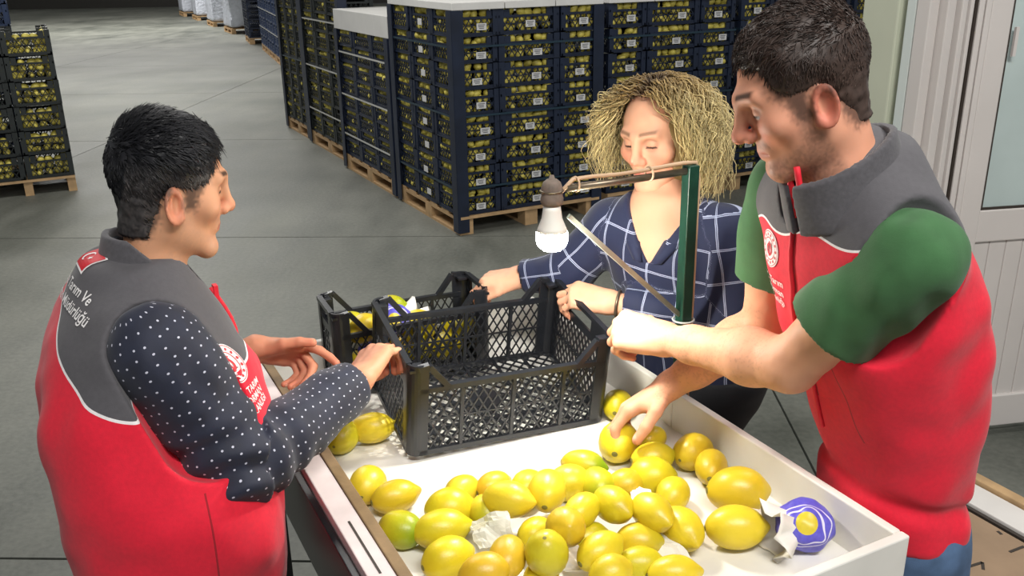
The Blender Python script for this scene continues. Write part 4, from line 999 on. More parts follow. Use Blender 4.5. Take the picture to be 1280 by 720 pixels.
def plaid_mat():
    m = M('navy_windowpane_check', rgb(24, 34, 72), .8, None, (450, .2, .001), sheen=.1); t = NT(m); a = t.attr('puv'); nz = t.n('TexNoise'); nz.inputs['Scale'].default_value = 9; t.l(a.outputs['Vector'], nz.inputs['Vector'])
    s = t.n('SeparateXYZ'); t.l(a.outputs['Vector'], s.inputs[0]); ms = []
    wob = t.math('MULTIPLY', t.math('SUBTRACT', nz.outputs['Fac'], .5), .014)
    for k, per in ((0, .064), (1, .074)):
        x = t.math('ADD', s.outputs[k], wob); fr = t.math('FRACT', t.math('DIVIDE', x, per)); dd = t.math('ABSOLUTE', t.math('SUBTRACT', fr, .5))
        ms.append(t.math('LESS_THAN', t.math('ABSOLUTE', t.math('SUBTRACT', dd, .022)), .012))
    t.l(t.mix(t.math('MULTIPLY', t.math('MAXIMUM', *ms), .8), rgb(20, 28, 60), rgb(170, 178, 204)), t.b.inputs['Base Color']); return m
m_plaid = plaid_mat()
def decal_text(txt, size):
    cu = bpy.data.curves.new('t', 'FONT'); cu.body = txt; cu.size = size; cu.align_x = 'CENTER'; cu.align_y = 'CENTER'; cu.resolution_u = 2; cu.offset = size * .012
    ob = bpy.data.objects.new('t', cu); COL.objects.link(ob); bpy.context.view_layer.update(); me = bpy.data.meshes.new_from_object(ob)
    V = np.array([v.co[:] for v in me.vertices]) if len(me.vertices) else np.zeros((0, 3)); F = [tuple(p.vertices) for p in me.polygons]; bpy.data.objects.remove(ob); bpy.data.curves.remove(cu); bpy.data.meshes.remove(me); return V[:, :2], F
def ring2(r0, r1, k=36, c=(0, 0)):
    V = [(c[0] + r * math.cos(2 * math.pi * j / k), c[1] + r * math.sin(2 * math.pi * j / k)) for r in (r0, r1) for j in range(k)]; return np.array(V), [(j, (j + 1) % k, k + (j + 1) % k, k + j) for j in range(k)]
def grid2(x0, x1, y0, y1, n=8):
    V = [(x0 + (x1 - x0) * i / n, y0 + (y1 - y0) * j / n) for j in range(n + 1) for i in range(n + 1)]; return np.array(V), [(j * (n + 1) + i, j * (n + 1) + i + 1, (j + 1) * (n + 1) + i + 1, (j + 1) * (n + 1) + i) for j in range(n) for i in range(n)]
def star2(r, c=(0, 0), rot=0.0):
    V = [(c[0], c[1])] + [(c[0] + (r if k % 2 == 0 else r * .4) * math.cos(rot + k * math.pi / 5), c[1] + (r if k % 2 == 0 else r * .4) * math.sin(rot + k * math.pi / 5)) for k in range(10)]; return np.array(V), [(0, k + 1, (k + 1) % 10 + 1) for k in range(10)]
def crescent2(R_, c, off, r2):
    k = 22; a0 = math.radians(38); A = np.linspace(a0, 2 * math.pi - a0, k); V = [(c[0] + R_ * math.cos(a), c[1] + R_ * math.sin(a)) for a in A]; a1 = math.atan2(R_ * math.sin(a0), R_ * math.cos(a0) - off); B = np.linspace(a1, 2 * math.pi - a1, k); V += [(c[0] + off + r2 * math.cos(a), c[1] + r2 * math.sin(a)) for a in B]
    return np.array(V), [(j, j + 1, k + j + 1, k + j) for j in range(k - 1)]
def put_decal(name, V2, F, mat, parent, O, X, Y, inward, sdf, off):
    P = O + V2[:, :1] * X + V2[:, 1:2] * Y - np.asarray(inward) * .12; P = march(P, np.asarray(inward), sdf, off=off)
    o = obj(name, P, F, mat, parent)
    if 'lettering' in name: o['kind'] = 'stuff'
    return o
def anchor(x, y, sdf, xdir, d0=1.0):
    """point of a garment under a picture position, with cloth-aligned axes"""
    v = N3(U(x, y, 1.0) - CO); P = (CO + v * d0)[None].copy()
    for _ in range(150): P += v * (sdf(P)[:, None] * .6)
    p = P[0]; e = .012; g = np.array([(sdf((p + k)[None]) - sdf((p - k)[None]))[0] for k in np.eye(3) * e]); n = N3(g)
    X = N3(np.asarray(xdir) - n * (n @ np.asarray(xdir))); Y = np.cross(n, X); Y = Y if Y[2] > 0 else -Y; return p, X, Y, -n
def emblem(parent, O, X, Y, inward, sdf, R_):
    """round white ministry crest: ring, ring of dashes, disc with a red centre figure"""
    e = put_decal('emblem_disc', *ring2(.0005, R_), m_whiteprint, parent, O, X, Y, inward, sdf, .0016)
    def add(nm, V, F, m, off):
        P = O + V[:, :1] * X + V[:, 1:2] * Y - np.asarray(inward) * .12; P = march(P, np.asarray(inward), sdf, off=off); o = obj(nm, P - np.array(parent.location), F, m, e, local=True); return o
    add('emblem_ring', *ring2(R_ * .90, R_ * .94), m_redprint, .0022); add('emblem_ring', *ring2(R_ * .56, R_ * .61), m_redprint, .0022)
    for k in range(14):
        a = 2 * math.pi * k / 14; add('emblem_mark', *ring2(.0003, R_ * .085, 6, (R_ * .75 * math.cos(a), R_ * .75 * math.sin(a))), m_redprint, .0022)
    V, F = ring2(R_ * .20, R_ * .34, 20, (0, -R_ * .05)); add('emblem_figure', V, F, m_redprint, .0022); add('emblem_figure', *grid2(-R_ * .06, R_ * .06, -R_ * .42, R_ * .40, 2), m_redprint, .0024); add('emblem_figure', *star2(R_ * .13, (R_ * .22, R_ * .28)), m_redprint, .0024)
    return e

# ------------------------------------------------------------------ man at the left: red and grey vest over a polka-dot shirt
def man_left():
    f = N3((.866, .5, 0)); r = N3((.5, -.866, 0))
    shR = U(197, 440, 1.49); Cs = shR - r * .185; shL = Cs - r * .185
    elR = U(298, 583, 1.575); wrR = U(446, 477, 1.80)
    elL = np.array([-.80, 1.70, 1.05]); wrL = U(318, 436, 1.97)
    HC = U(216, 231, 1.60); root = thing('person', 'man in red and grey vest and polka-dot shirt, seen from behind', 'person', np.array([-.66, 1.42, 0]))
    o = dict(s=1.02, sy=.87, nl=.022, jw=1.0, chin=0, brow=.5, nose=.45, nk=1.0, skin=(206, 152, 118), warm=(196, 120, 94), stub=.28, stub_c=(150, 120, 104), lip=(176, 104, 92), brow_c=(38, 30, 28), eye_z=-.001, scalp=(70, 58, 52), fade=.014,
             poly=[(.060, .14), (.092, .088), (.082, .068), (.060, .055), (.050, .022), (.030, .012), (.006, .010), (-.020, .014), (-.038, -.014), (-.042, -.055), (-.055, -.080), (-.10, -.088), (-.15, -.05), (-.15, .15)],
             thick=.017, hair=(22, 22, 26), side=(120, 112, 108), side_s=.35, fy=.9, fz=.7, lmin=.010, lmax=.030, lift=.20)
    Fm = frame((math.cos(math.radians(30)), math.sin(math.radians(30))), math.radians(11)); hv, hf, hc = build_head(HC, Fm, o)
    neck0 = HC + np.array([0, 0, -.20]) @ Fm * 1 - Fm[1] * .055 - Fm[2] * .0
    # hands
    RM = C1O + ya_ * .15 + za * .222; Y = RM + ZV * .004 - wrR
    HR = hand(wrR, Y, (-.55, -.70, .45), True, [(28, 72, 40), (34, 72, 40), (36, 72, 40), (38, 70, 40)], [(.5, .7, -.5), (.1, .9, -.5), (-.2, .9, -.5)], 1.06)
    HL = hand(wrL, U(400, 442, 2.0) - wrL, (-.1, .80, .55), False, [(15, 20, 10), (55, 45, 25), (65, 50, 25), (70, 50, 25)], [(.55, .8, .0), (.35, .95, 0), (.2, 1, -.1)], 1.02)
    v1, f1 = hand_mesh(HR, [elR, elR * .35 + wrR * .65, wrR], (.040, .034, .027)); c1 = hand_colour(v1, HR, (196, 136, 106), (214, 160, 138), (190, 108, 84))
    v2, f2 = hand_mesh(HL, [elL, elL * .35 + wrL * .65, wrL], (.040, .034, .027)); c2_ = hand_colour(v2, HL, (190, 130, 102), (222, 172, 150), (188, 106, 84))
    hip = np.array([-.635, 1.42, .93])
    core = lambda P: smin(smin(smin(rc(P, hip, Cs - ZV * .06, .11, .10), rc(P, Cs - ZV * .03, HC - ZV * .10 - f * .03, .04, .03), .03), smin(rc(P, Cs - ZV * .02, shR, .05, .045), chain(P, [shR, elR, wrR], (.045, .038, .025)), .03), .03), smin(rc(P, Cs - ZV * .02, shL, .05, .045), chain(P, [shL, elL, wrL], (.045, .038, .025)), .03), .03)
    v3, f3 = sdf_mesh(core, (-1.0, 1.1, .7), (-.2, 2.0, 1.6), .012); c3 = np.tile(np.array(rgb(200, 146, 114)), (len(v3), 1))
    V, F = joinVF([(hv, hf), (v1, f1), (v2, f2), (v3, f3)]); obj('body', V, F, m_skin, root, True, attrs={'Col': np.concatenate([hc, c1, c2_, c3])})
    short_hair(HC, Fm, o, root, 6500, 3)
    # vest
    T = lerp_st([(.80, -.605, 1.42, .185, .175), (.92, -.605, 1.42, .200, .188), (1.06, -.612, 1.425, .203, .190), (1.18, -.632, 1.455, .203, .182), (1.28, -.655, 1.49, .198, .158), (1.345, -.664, 1.515, .180, .125), (1.39, -.662, 1.525, .115, .095), (1.42, -.655, 1.53, .080, .080)])
    ua = N3(elR - shR); ual = N3(elL - shL)
    def vest(P):
        d = loft(P, T, r, f); d = smin(d, chain(P, [Cs + ZV * .035 - f * .01, shR + ZV * .004], (.068, .068)), .05); d = smin(d, chain(P, [Cs + ZV * .035 - f * .01, shL + ZV * .004], (.068, .068)), .05)
        fold = .012 * vnoise(P, (7, 7, 4)) + .008 * vnoise(P @ np.array([[1, 0, .6], [0, 1, .3], [-.5, 0, 1]]), (16, 16, 9)); d = d + fold * sst(-P[:, 2], -1.38, -1.2) + .0025 * vnoise(P, (22, 22, 22))
        for s_, u_ in ((shR, ua), (shL, ual)):
            out = N3((s_ - Cs) * [1, 1, 0]); hole = rc(P, s_ + out * .045 + ZV * .035, s_ + out * .06 + u_ * .13, .084, .084); d = smax(d, -hole, .006)
        nk = rc(P, np.array([*HC[:2], 1.36]) - f * .035, HC - ZV * .06, .062, .07); return smax(d, -nk, .006)
    V, F = sdf_mesh(vest, (-1.0, 1.1, .78), (-.3, 1.85, 1.5), .0052)
    q = V - np.array([*Cs[:2], 0]); sd = q @ r; fo = q @ f
    yb = 1.372 - .56 * np.maximum(sd, -.035); yf = 1.262 - .05 * np.abs(sd); yoke = V[:, 2] - np.where(fo < .02, yb, yf); bl = sst(fo, -.03, .06); yoke = V[:, 2] - (yb * (1 - bl) + yf * bl)
    seam = np.where((sd > .05) & (V[:, 2] < 1.10), fo - .02, 1.0)
    obj('vest', V, F, m_vest, root, True, attrs={'yoke': yoke, 'seam': seam})
    # stand-up collar, open at the front
    ca = HC + np.array([0, -.052 + .030, -.205]) @ Fm; ax_ = N3(HC + np.array([0, -.030, -.06]) @ Fm - ca)
    def collar(P, r0=.076, th=.0048, top=.085, slope=.85, open_=True):
        q = P - ca; t = q @ ax_; rad = q - t[:, None] * ax_; x, y = rad @ r, rad @ f; R_ = np.hypot(x, y * .92); d = np.abs(R_ - (r0 - .10 * t)) - th
        d = np.maximum(d, t - (top - slope * np.maximum(y + .05, 0)))
        d = smax(d, -(t + .02), .004)
        if open_: d = np.maximum(d, -(np.abs(x) - .012 - .3 * np.maximum(0, y - .05)) * np.sign(1) if False else np.where(y > 0, .016 - np.abs(x), -1) * 1.0)
        return d + .001 * vnoise(P, (30, 30, 30))
    V, F = sdf_mesh(lambda P: collar(P, .082, .0055, .118, .85), ca - .13, ca + .16, .004); obj('collar', V, F, m_grey, root, True)
    V, F = sdf_mesh(lambda P: collar(P, .071, .004, .104, .62), ca - .13, ca + .16, .004); obj('shirt_collar', V, F, M('navy_collar', rgb(18, 20, 32), .8), root, True)
    # sleeves
    def sleeve(sh, el, wr, P, end):
        d = chain(P, [sh, el, el + (wr - el) * end], (.083, .074, .049), .03); _, s_, an = seg_param(P, [sh, el, wr])
        L1 = np.linalg.norm(el - sh); ben = np.exp(-((s_ - L1) / .09) ** 2); d = d + (.0085 * np.sin(s_ * 105 + 2.2 * np.sin(an * 1.0) + 3 * vnoise(P, (8, 8, 8))) * ben + .008 * vnoise(P, (14, 14, 14)) + .004 * vnoise(P, (32, 32, 18)))
        w_ = N3(wr - el); e_ = el + (wr - el) * end; d = smax(d, (P - e_) @ w_, .003); hol = rc(P, e_ - w_ * .03, e_ + w_ * .05, .036, .036); return smax(d, -hol, .003)
    for sh, el, wr, e in ((shR, elR, wrR, .96), (shL, elL, wrL, .93)):
        lo = np.minimum(np.minimum(sh, el), wr) - .10; hi = np.maximum(np.maximum(sh, el), wr) + .10
        V, F = sdf_mesh(lambda P: sleeve(sh, el, wr, P, e), lo, hi, .0048); _, s_, an = seg_param(V, [sh - N3(el - sh) * .2, sh, el, wr]); obj('sleeve', V, F, m_dots, root, True, attrs={'puv': np.c_[s_, an * .062, 0 * s_]})
        ed = el + (wr - el) * (e - .10); w_ = N3(wr - el)
    # zip pull and red placket at the throat
    zs = [march((Cs + f * .30 + ZV * (z_ - Cs[2]))[None], -f, vest, off=.003)[0] for z_ in np.linspace(1.33, 1.18, 8)]
    MB().tube(zs, .005, 6).build('zip', m_redtrim, root, True); MB().box(zs[0] + f * .008 - ZV * .012, (.016, .008, .034), (r, f, ZV)).build('zip_pull', m_redtrim, root)
    # flag and lettering on the back, crest on the chest
    bk = f; bx = r * 1.0; O0 = Cs - f * .20; O0 = np.array([O0[0], O0[1], 0])
    fb, Xt, Yt, bk = anchor(113, 323, vest, r, 1.2)
    flag = put_decal('flag_patch', *grid2(-.036, .036, -.024, .024), m_whiteprint, root, fb, Xt, Yt, bk, vest, .0018)
    def sub(nm, V2, F2, m, off): P = fb + V2[:, :1] * Xt + V2[:, 1:2] * Yt - bk * .12; P = march(P, bk, vest, off=off); return obj(nm, P - np.array(root.location), F2, m, flag, local=True)
    sub('flag_field', *grid2(-.033, .033, -.021, .021), m_redprint, .0026); sub('crescent', *crescent2(.0125, (-.008, 0), .0035, .0100), m_whiteprint, .0034); sub('star', *star2(.0062, (.0075, 0), .6), m_whiteprint, .0034)
    for txt, px, py, sz in (('İlçe Tarım Ve', 92, 357, .026), ('Orman Müdürlüğü', 83, 376, .026)):
        V2, F2 = decal_text(txt, sz); tp, tX, tY, tn = anchor(px, py, vest, r, 1.2); put_decal('back_lettering', V2, F2, m_whiteprint, root, tp, tX, tY, tn, vest, .0020)
    ep, eX, eY, en_ = anchor(283, 455, vest, -r, 1.2); en_ = -N3(f * .9 + r * .42); eX = N3(np.cross(ZV, -en_)); eY = ZV; emblem(root, ep, eX, eY, en_, vest, .034)
    for txt, k in (('T.C. TARIM', 1), ('VE ORMAN', 2), ('BAKANLIĞI', 3)):
        V2, F2 = decal_text(txt, .017); put_decal('chest_lettering', V2, F2, m_whiteprint, root, ep - eY * (.034 + .016 * k), eX, eY, en_, vest, .0020)
    legs(hip - ZV * .03, r, f, [np.array([-.70, 1.51, 0]), np.array([-.58, 1.36, 0])], root, m_dark, top=.93)
man_left()

# ------------------------------------------------------------------ man at the right: red and grey vest over a green T-shirt
def man_right():
    f = N3((-.95, -.31, 0)); l = N3((.31, -.95, 0)); r = -l
    Cs = np.array([.560, 1.455, 1.50]); shL = U(1143, 320, 1.37); shR = Cs - l * .185 - ZV * .02
    elL = U(988, 456, 1.565); wrL = U(832, 424, 1.84); elR = np.array([.50, 1.68, 1.20]); wrR = U(840, 480, 1.90)
    HC = U(998, 111, 1.41); root = thing('person', 'bearded man in red and grey vest over green T-shirt', 'person', np.array([.70, 1.45, 0]))
    o = dict(s=1.035, sy=.91, nl=.034, jw=1.06, chin=-1.2, brow=1.0, nose=.75, nk=1.06, skin=(208, 148, 120), warm=(204, 112, 94), stub=.62, stub_c=(112, 84, 72), lip=(184, 112, 100), brow_c=(46, 34, 30), eye_z=-.006, scalp=(78, 58, 50), fade=.018,
             poly=[(.055, .14), (.090, .090), (.080, .070), (.052, .058), (.044, .026), (.026, .014), (.006, .012), (-.020, .014), (-.040, -.012), (-.046, -.048), (-.06, -.070), (-.10, -.078), (-.15, -.05), (-.15, .15)],
             thick=.013, hair=(52, 40, 35), side=(96, 78, 70), side_s=.4, fy=.5, fz=.4, lmin=.006, lmax=.017, lift=.35)
    Fm = frame((-.997, .073), math.radians(25)); hv, hf, hc = build_head(HC, Fm, o)
    YL = U(742, 402, 1.92) - wrL
    HL = hand(wrL, YL, (-.1, -.62, .78), False, [(52, 70, 40), (58, 72, 40), (60, 72, 40), (62, 70, 40)], [(.55, .75, -.4), (.1, .8, -.7), (-.2, .6, -.8)], 1.10)
    hp, hs = HELD; YR = (hp + ZV * .056 + np.array([.0, .015, .0])) - wrR
    HR = hand(wrR, YR, N3((-.25, .30, .92)), True, [(22, 46, 30), (26, 48, 32), (28, 50, 32), (32, 48, 30)], [(.80, .62, -.25), (.30, .85, -.42), (.05, .90, -.42)], 1.12)
    skin, warm = (214, 158, 126), (198, 118, 92)
    parts, cols = [(hv, hf)], [hc]
    for H, sh, el, wr in ((HL, shL, elL, wrL), (HR, shR, elR, wrR)):
        v, ff = hand_mesh(H, [sh, sh * .45 + el * .55, el, el * .72 + wr * .28, el * .25 + wr * .75, wr], (.056, .052, .045, .050, .035, .029), .0032, k=.02); parts.append((v, ff))
        c = hand_colour(v, H, skin, (222, 172, 150), warm); hairy = sst(np.abs(vnoise(v, (300, 300, 300))), .35, .8) * (np.linalg.norm(v - (el * .5 + wr * .5), axis=1) < .15) * .22; c = mixc(c, rgb(110, 80, 64), hairy); cols.append(c)
    hip = np.array([.70, 1.478, .95])
    core = lambda P: smin(rc(P, hip, Cs - ZV * .12, .08, .08), rc(P, Cs - ZV * .09, HC - ZV * .12 - f * .05, .05, .03), .04)
    v3, f3 = sdf_mesh(core, (.3, 1.1, .75), (.95, 1.75, 1.75), .012); parts.append((v3, f3)); cols.append(np.tile(np.array(rgb(*skin)), (len(v3), 1)))
    V, F = joinVF(parts); obj('body', V, F, m_skin, root, True, attrs={'Col': np.concatenate(cols)})
    short_hair(HC, Fm, o, root, 6500, 5)
    T = lerp_st([(.90, .700, 1.478, .150, .124), (1.02, .696, 1.478, .150, .124), (1.10, .682, 1.475, .158, .130), (1.25, .643, 1.475, .178, .146), (1.38, .605, 1.465, .194, .148), (1.47, .575, 1.455, .186, .128), (1.54, .560, 1.455, .140, .105), (1.58, .552, 1.455, .095, .088), (1.61, .548, 1.455, .080, .080)])
    uL, uR = N3(elL - shL), N3(elR - shR)
    def vest(P):
        d = loft(P, T, r, f); d = smin(d, chain(P, [Cs + ZV * .04 - f * .01, shL + ZV * .006], (.076, .066)), .05); d = smin(d, chain(P, [Cs + ZV * .04 - f * .01, shR + ZV * .006], (.076, .066)), .05)
        d = d + (.012 * vnoise(P, (7, 7, 4)) + .008 * vnoise(P @ np.array([[1, 0, .5], [0, 1, -.3], [-.5, .2, 1]]), (15, 15, 8))) * sst(-P[:, 2], -1.50, -1.3) + .002 * vnoise(P, (24, 24, 24))
        d = d + .010 * np.exp(-((P[:, 2] - 1.00 + .22 * (P[:, 0] - .66)) / .018) ** 2)              # waist drawn in above the hem
        for s_, u_ in ((shL, uL), (shR, uR)):
            out = N3((s_ - Cs) * [1, 1, 0]); hole = rc(P, s_ + out * .050 + ZV * .040, s_ + out * .055 + u_ * .14, .076, .078); d = smax(d, -hole, .006)
        nk = rc(P, np.array([*(Cs[:2] + HC[:2]) / 2, 1.52]), HC - ZV * .07, .064, .075); return smax(d, -nk, .006)
    V, F = sdf_mesh(vest, (.25, 1.05, .90), (1.0, 1.85, 1.68), .0054); q = V - np.array([*Cs[:2], 0]); sd = q @ l; fo = q @ f
    yoke = V[:, 2] - (1.470 + .10 * sd + .008 * np.sin(sd * 40) * (fo > 0)); seam = np.where((fo > .03) & (V[:, 2] < 1.47), sd - .005, 1.0); pocket = np.where((V[:, 2] < 1.25) & (V[:, 2] > 1.04) & (fo > .0), sd - .10 + .25 * (V[:, 2] - 1.1), 1.0); seam = np.where(np.abs(pocket) < np.abs(seam), pocket, seam)
    obj('vest', V, F, m_vest, root, True, attrs={'yoke': yoke, 'seam': seam})
    ca = HC + np.array([0, -.050 + .040, -.190]) @ Fm; ax_ = N3(HC + np.array([0, -.028, -.05]) @ Fm - ca)
    def collar(P, r0=.082, th=.006, top=.088):
        q = P - ca; t = q @ ax_; rad = q - t[:, None] * ax_; x, y = rad @ r, rad @ f; d = np.abs(np.hypot(x, y * .92) - (r0 - .05 * t)) - th; d = np.maximum(d, t - (top - .26 * np.maximum(y + .05, 0))); d = smax(d, -(t + .03), .004)
        return np.maximum(d, np.where(y > 0, .007 - np.abs(x - .0), -1)) + .001 * vnoise(P, (30, 30, 30))
    V, F = sdf_mesh(collar, ca - .14, ca + .18, .004); obj('collar', V, F, m_grey, root, True)
    # red zip edges running up the collar
    def on_vest(z, s_): return march((np.array([Cs[0], Cs[1], z]) + f * .30 + l * s_)[None], -f, vest, off=.003)[0]
    zp = [on_vest(z, .0) for z in np.linspace(1.10, 1.50, 14)]; MB().tube(zp, .0042, 6).build('zip', m_redtrim, root, True)
    for s_ in (-1, 1):
        pp = [ca + ax_ * t_ + f * ((.081 - .05 * t_) / .92 + .001) + l * (.011 + .05 * max(t_, 0)) * s_ for t_ in np.linspace(-.03, .060, 7)]; MB().tube(pp, .0052, 8).build('zip_edge', m_redtrim, root, True)
    # short green sleeves
    for sh, el, e in ((shL, elL, .62), (shR, elR, .60)):
        u_ = N3(el - sh); en = sh + (el - sh) * e
        def sl(P):
            d = chain(P, [sh + ZV * .002, en + u_ * .03], (.074, .076)); d = d + .007 * vnoise(P, (13, 13, 13)) + .005 * vnoise(P, (28, 28, 12)); d = smax(d, (P - en) @ u_ + .004 * vnoise(P, (12, 12, 12)), .002); return smax(d, -rc(P, en - u_ * .04, en + u_ * .06, .056, .066), .003)
        V, F = sdf_mesh(sl, np.minimum(sh, el) - .11, np.maximum(sh, el) + .11, .005); o_ = obj('sleeve', V, F, m_tshirt, root, True)
    ep, eX, eY, en_ = anchor(963, 310, vest, l, 1.0); emblem(root, ep, eX, eY, en_, vest, .033)
    for txt, zz, sz in (('T.C. Tarım', 1, .018), ('ve Orman', 2, .018), ('Bakanlığı', 3, .018)):
        V2, F2 = decal_text(txt, sz); put_decal('chest_lettering', V2, F2, m_whiteprint, root, ep - eY * (.036 + .019 * zz), eX, eY, en_, vest, .0020)
    # T-shirt hem below the vest, jeans
    T2 = lerp_st([(.885, .702, 1.478, .142, .114), (.91, .700, 1.478, .140, .112), (.945, .70, 1.478, .13, .105)])
    V, F = sdf_mesh(lambda P: loft(P, T2, r, f) + .003 * vnoise(P, (18, 18, 9)), (.45, 1.2, .86), (1.0, 1.8, 1.08), .008); obj('shirt_hem', V, F, m_tshirt, root, True)
    T3 = lerp_st([(.70, .715, 1.48, .145, .118), (.82, .71, 1.48, .148, .122), (.90, .703, 1.478, .142, .114), (.95, .70, 1.478, .135, .110)])
    legs(hip - ZV * .06, r, f, [np.array([.70, 1.62, 0]), np.array([.79, 1.36, 0])], root, m_jeans, top=.945, waist=T3, hip_w=.065, thigh=.088)
    return wrL, elL
man_right()

# ------------------------------------------------------------------ woman behind the tray: navy checked shirt, curly blond hair
def woman():
    f = N3((-.52, -.854, 0)); l = N3((.854, -.52, 0)); r = -l
    shL = U(905, 292, 2.06); shR = U(765, 283, 2.20); Cs = (shL + shR) / 2
    elR = U(712, 338, 2.27); wrR = U(650, 346, 2.315); elL = U(918, 405, 2.06); wrL = U(762, 378, 2.13)
    HC = U(822, 168, 2.10); root = thing('person', 'woman with curly blond hair in navy checked shirt', 'person', np.array([.46, 2.14, 0]))
    o = dict(s=.97, sy=.95, jw=.97, chin=0, brow=0, nose=.1, nk=.88, skin=(214, 160, 130), warm=(214, 124, 102), stub=0.0, stub_c=(200, 160, 140), lip=(196, 96, 92), brow_c=(104, 78, 60), brow_s=.75, eye_z=-.005)
    Fm = frame((-.66, -.75), math.radians(10), math.radians(-4)); hv, hf, hc = build_head(HC, Fm, o, zlow=-.20)
    parts, cols = [(hv, hf)], [hc]
    T = lerp_st([(.82, .452, 2.125, .170, .130), (.95, .445, 2.12, .172, .132), (1.06, .43, 2.10, .160, .128), (1.17, .40, 2.075, .162, .142), (1.25, .372, 2.06, .158, .128), (1.31, Cs[0], Cs[1] + .01, .135, .095), (1.355, Cs[0] - .005, Cs[1] + .01, .085, .075), (1.39, Cs[0] - .01, Cs[1] + .01, .060, .060)])
    chest = lambda P: smin(loft(P, T, r, f) + .010, rc(P, np.array([Cs[0], Cs[1], 1.30]), HC - ZV * .10 - Fm[1] * .02, .06, .050), .05)
    v, ff = sdf_mesh(lambda P: smax(chest(P), 1.10 - P[:, 2], .01), (.10, 1.80, 1.08), (.62, 2.30, 1.44), .005); parts.append((v, ff)); cols.append(np.tile(np.array(rgb(212, 158, 128)), (len(v), 1)) * (1 + .04 * vnoise(v, (30, 30, 30)))[:, None])
    HR = hand(wrR, U(600, 352, 2.335) - wrR, (.0, -.25, .95), True, [(35, 60, 30), (40, 60, 30), (42, 60, 30), (45, 60, 30)], [(.45, .85, -.1), (.2, .95, -.25), (.1, .95, -.3)], .95)
    HL = hand(wrL, U(715, 366, 2.16) - wrL, (.1, -.5, .85), False, [(35, 50, 30), (40, 55, 30), (42, 55, 30), (45, 55, 30)], [(.5, .8, -.3), (.2, .9, -.4), (0, .9, -.4)], .95)
    for H, el, wr in ((HR, elR, wrR), (HL, elL, wrL)):
        v, ff = hand_mesh(H, [el, el * .3 + wr * .7, wr], (.038, .030, .024)); parts.append((v, ff)); cols.append(hand_colour(v, H, (216, 162, 132), (170, 40, 44), (216, 136, 108)))
    V, F = joinVF(parts); obj('body', V, F, m_skin, root, True, attrs={'Col': np.concatenate(cols)})
    # shirt with V neck, sleeves to the wrist on one arm and pushed up on the other
    vz = 1.235; nb = np.array([Cs[0], Cs[1], 0])
    def torso(P): return loft(P, T, r, f) + .005 * vnoise(P, (9, 9, 6)) + .003 * vnoise(P, (20, 20, 14))
    def sh_(P):
        d = smin(torso(P), chain(P, [np.array([*Cs[:2], 1.325]), shL], (.062, .062)), .04); d = smin(d, chain(P, [np.array([*Cs[:2], 1.325]), shR], (.062, .062)), .04)
        eL = elL + (wrL - elL) * .88; eR = elR + (wrR - elR) * .93
        for a, b, e, rr in ((shL, elL, eL, (.066, .060, .046)), (shR, elR, eR, (.066, .056, .042))):
            s = chain(P, [a, b, e], rr, .03) + .006 * vnoise(P, (16, 16, 16)) + .003 * vnoise(P, (34, 34, 34)); s = smax(s, (P - e) @ N3(e - b), .003); s = smax(s, -rc(P, e - N3(e - b) * .03, e + N3(e - b) * .04, .034, .036), .003); d = smin(d, s, .018)
        q = P - nb; x = np.abs(q @ l); y = q @ f; v = np.where(y > .0, x - np.maximum(0, (P[:, 2] - vz) * .62), 1.0); d = smax(d, -v if False else np.where(y > 0, -(x - np.maximum(0, (P[:, 2] - vz) * .62)) * .8, -1), .004)
        nk = rc(P, np.array([*Cs[:2], 1.34]) + f * .0, HC - ZV * .08, .056, .07); return smax(d, -nk, .005)
    V, F = sdf_mesh(sh_, (-.08, 1.75, .84), (.68, 2.42, 1.42), .0056)
    q = V - nb; tx, tz = q @ l + .35 * (q @ f), V[:, 2]; dT = torso(V); puv = np.c_[tx, tz + .12 * (q @ l), 0 * tx]
    for a, b, e in ((shL, elL, wrL), (shR, elR, wrR)):
        dd, s_, an = seg_param(V, [a, b, e]); m = (dd - .062 < dT - .008); puv[m] = np.c_[an * .058, s_, 0 * s_][m]
    obj('shirt', V, F, m_plaid, root, True, attrs={'puv': puv})
    # folded collar points
    for s_ in (-1, 1):
        a = march((np.array([Cs[0], Cs[1], 1.33]) + l * .055 * s_ + f * .3)[None], -f, torso, off=.006)[0]; b0 = march((np.array([Cs[0], Cs[1], 1.245]) + l * .012 * s_ + f * .3)[None], -f, torso, off=.010)[0]; c_ = march((np.array([Cs[0], Cs[1], 1.27]) + l * .062 * s_ + f * .3)[None], -f, torso, off=.010)[0]; bk = np.array([*Cs[:2], 1.37]) + l * .060 * s_ - f * .01
        n = 7; G_ = []
        for i in range(n):
            t = i / (n - 1); inn = bk * (1 - t) + b0 * t + f * .015 * math.sin(t * 3.1); out = (bk - ZV * .02 + l * .02 * s_) * (1 - t) + c_ * t + f * .012 * math.sin(t * 3.1)
            if i == n - 1: out = b0 * .55 + c_ * .45 - ZV * .010
            G_ += [inn, inn * .5 + out * .5 + f * .004, out]
        F_ = [(i * 3 + k, i * 3 + k + 1, (i + 1) * 3 + k + 1, (i + 1) * 3 + k) for i in range(n - 1) for k in range(2)]; G_ = np.array(G_); oo = obj('shirt_collar', G_, F_, m_plaid, root, True, attrs={'puv': np.c_[(G_ - nb) @ l + .03, G_[:, 2], 0 * G_[:, 2]]}); so = oo.modifiers.new('thick', 'SOLIDIFY'); so.thickness = .003
    wv = N3(wrL - elL); bw_ = elL + (wrL - elL) * .93; n1 = N3(np.cross(wv, ZV)); n2 = np.cross(wv, n1)
    MB().tube([bw_ + .030 * (math.cos(a) * n1 + math.sin(a) * n2) for a in np.linspace(0, 6.283, 24)], .0035, 8).build('bracelet', m_metal, root, True)
    legs(np.array([.45, 2.125, .90]), r, f, [np.array([.36, 2.22, 0]), np.array([.54, 2.10, 0])], root, m_dark, top=.93, hip_w=.08)
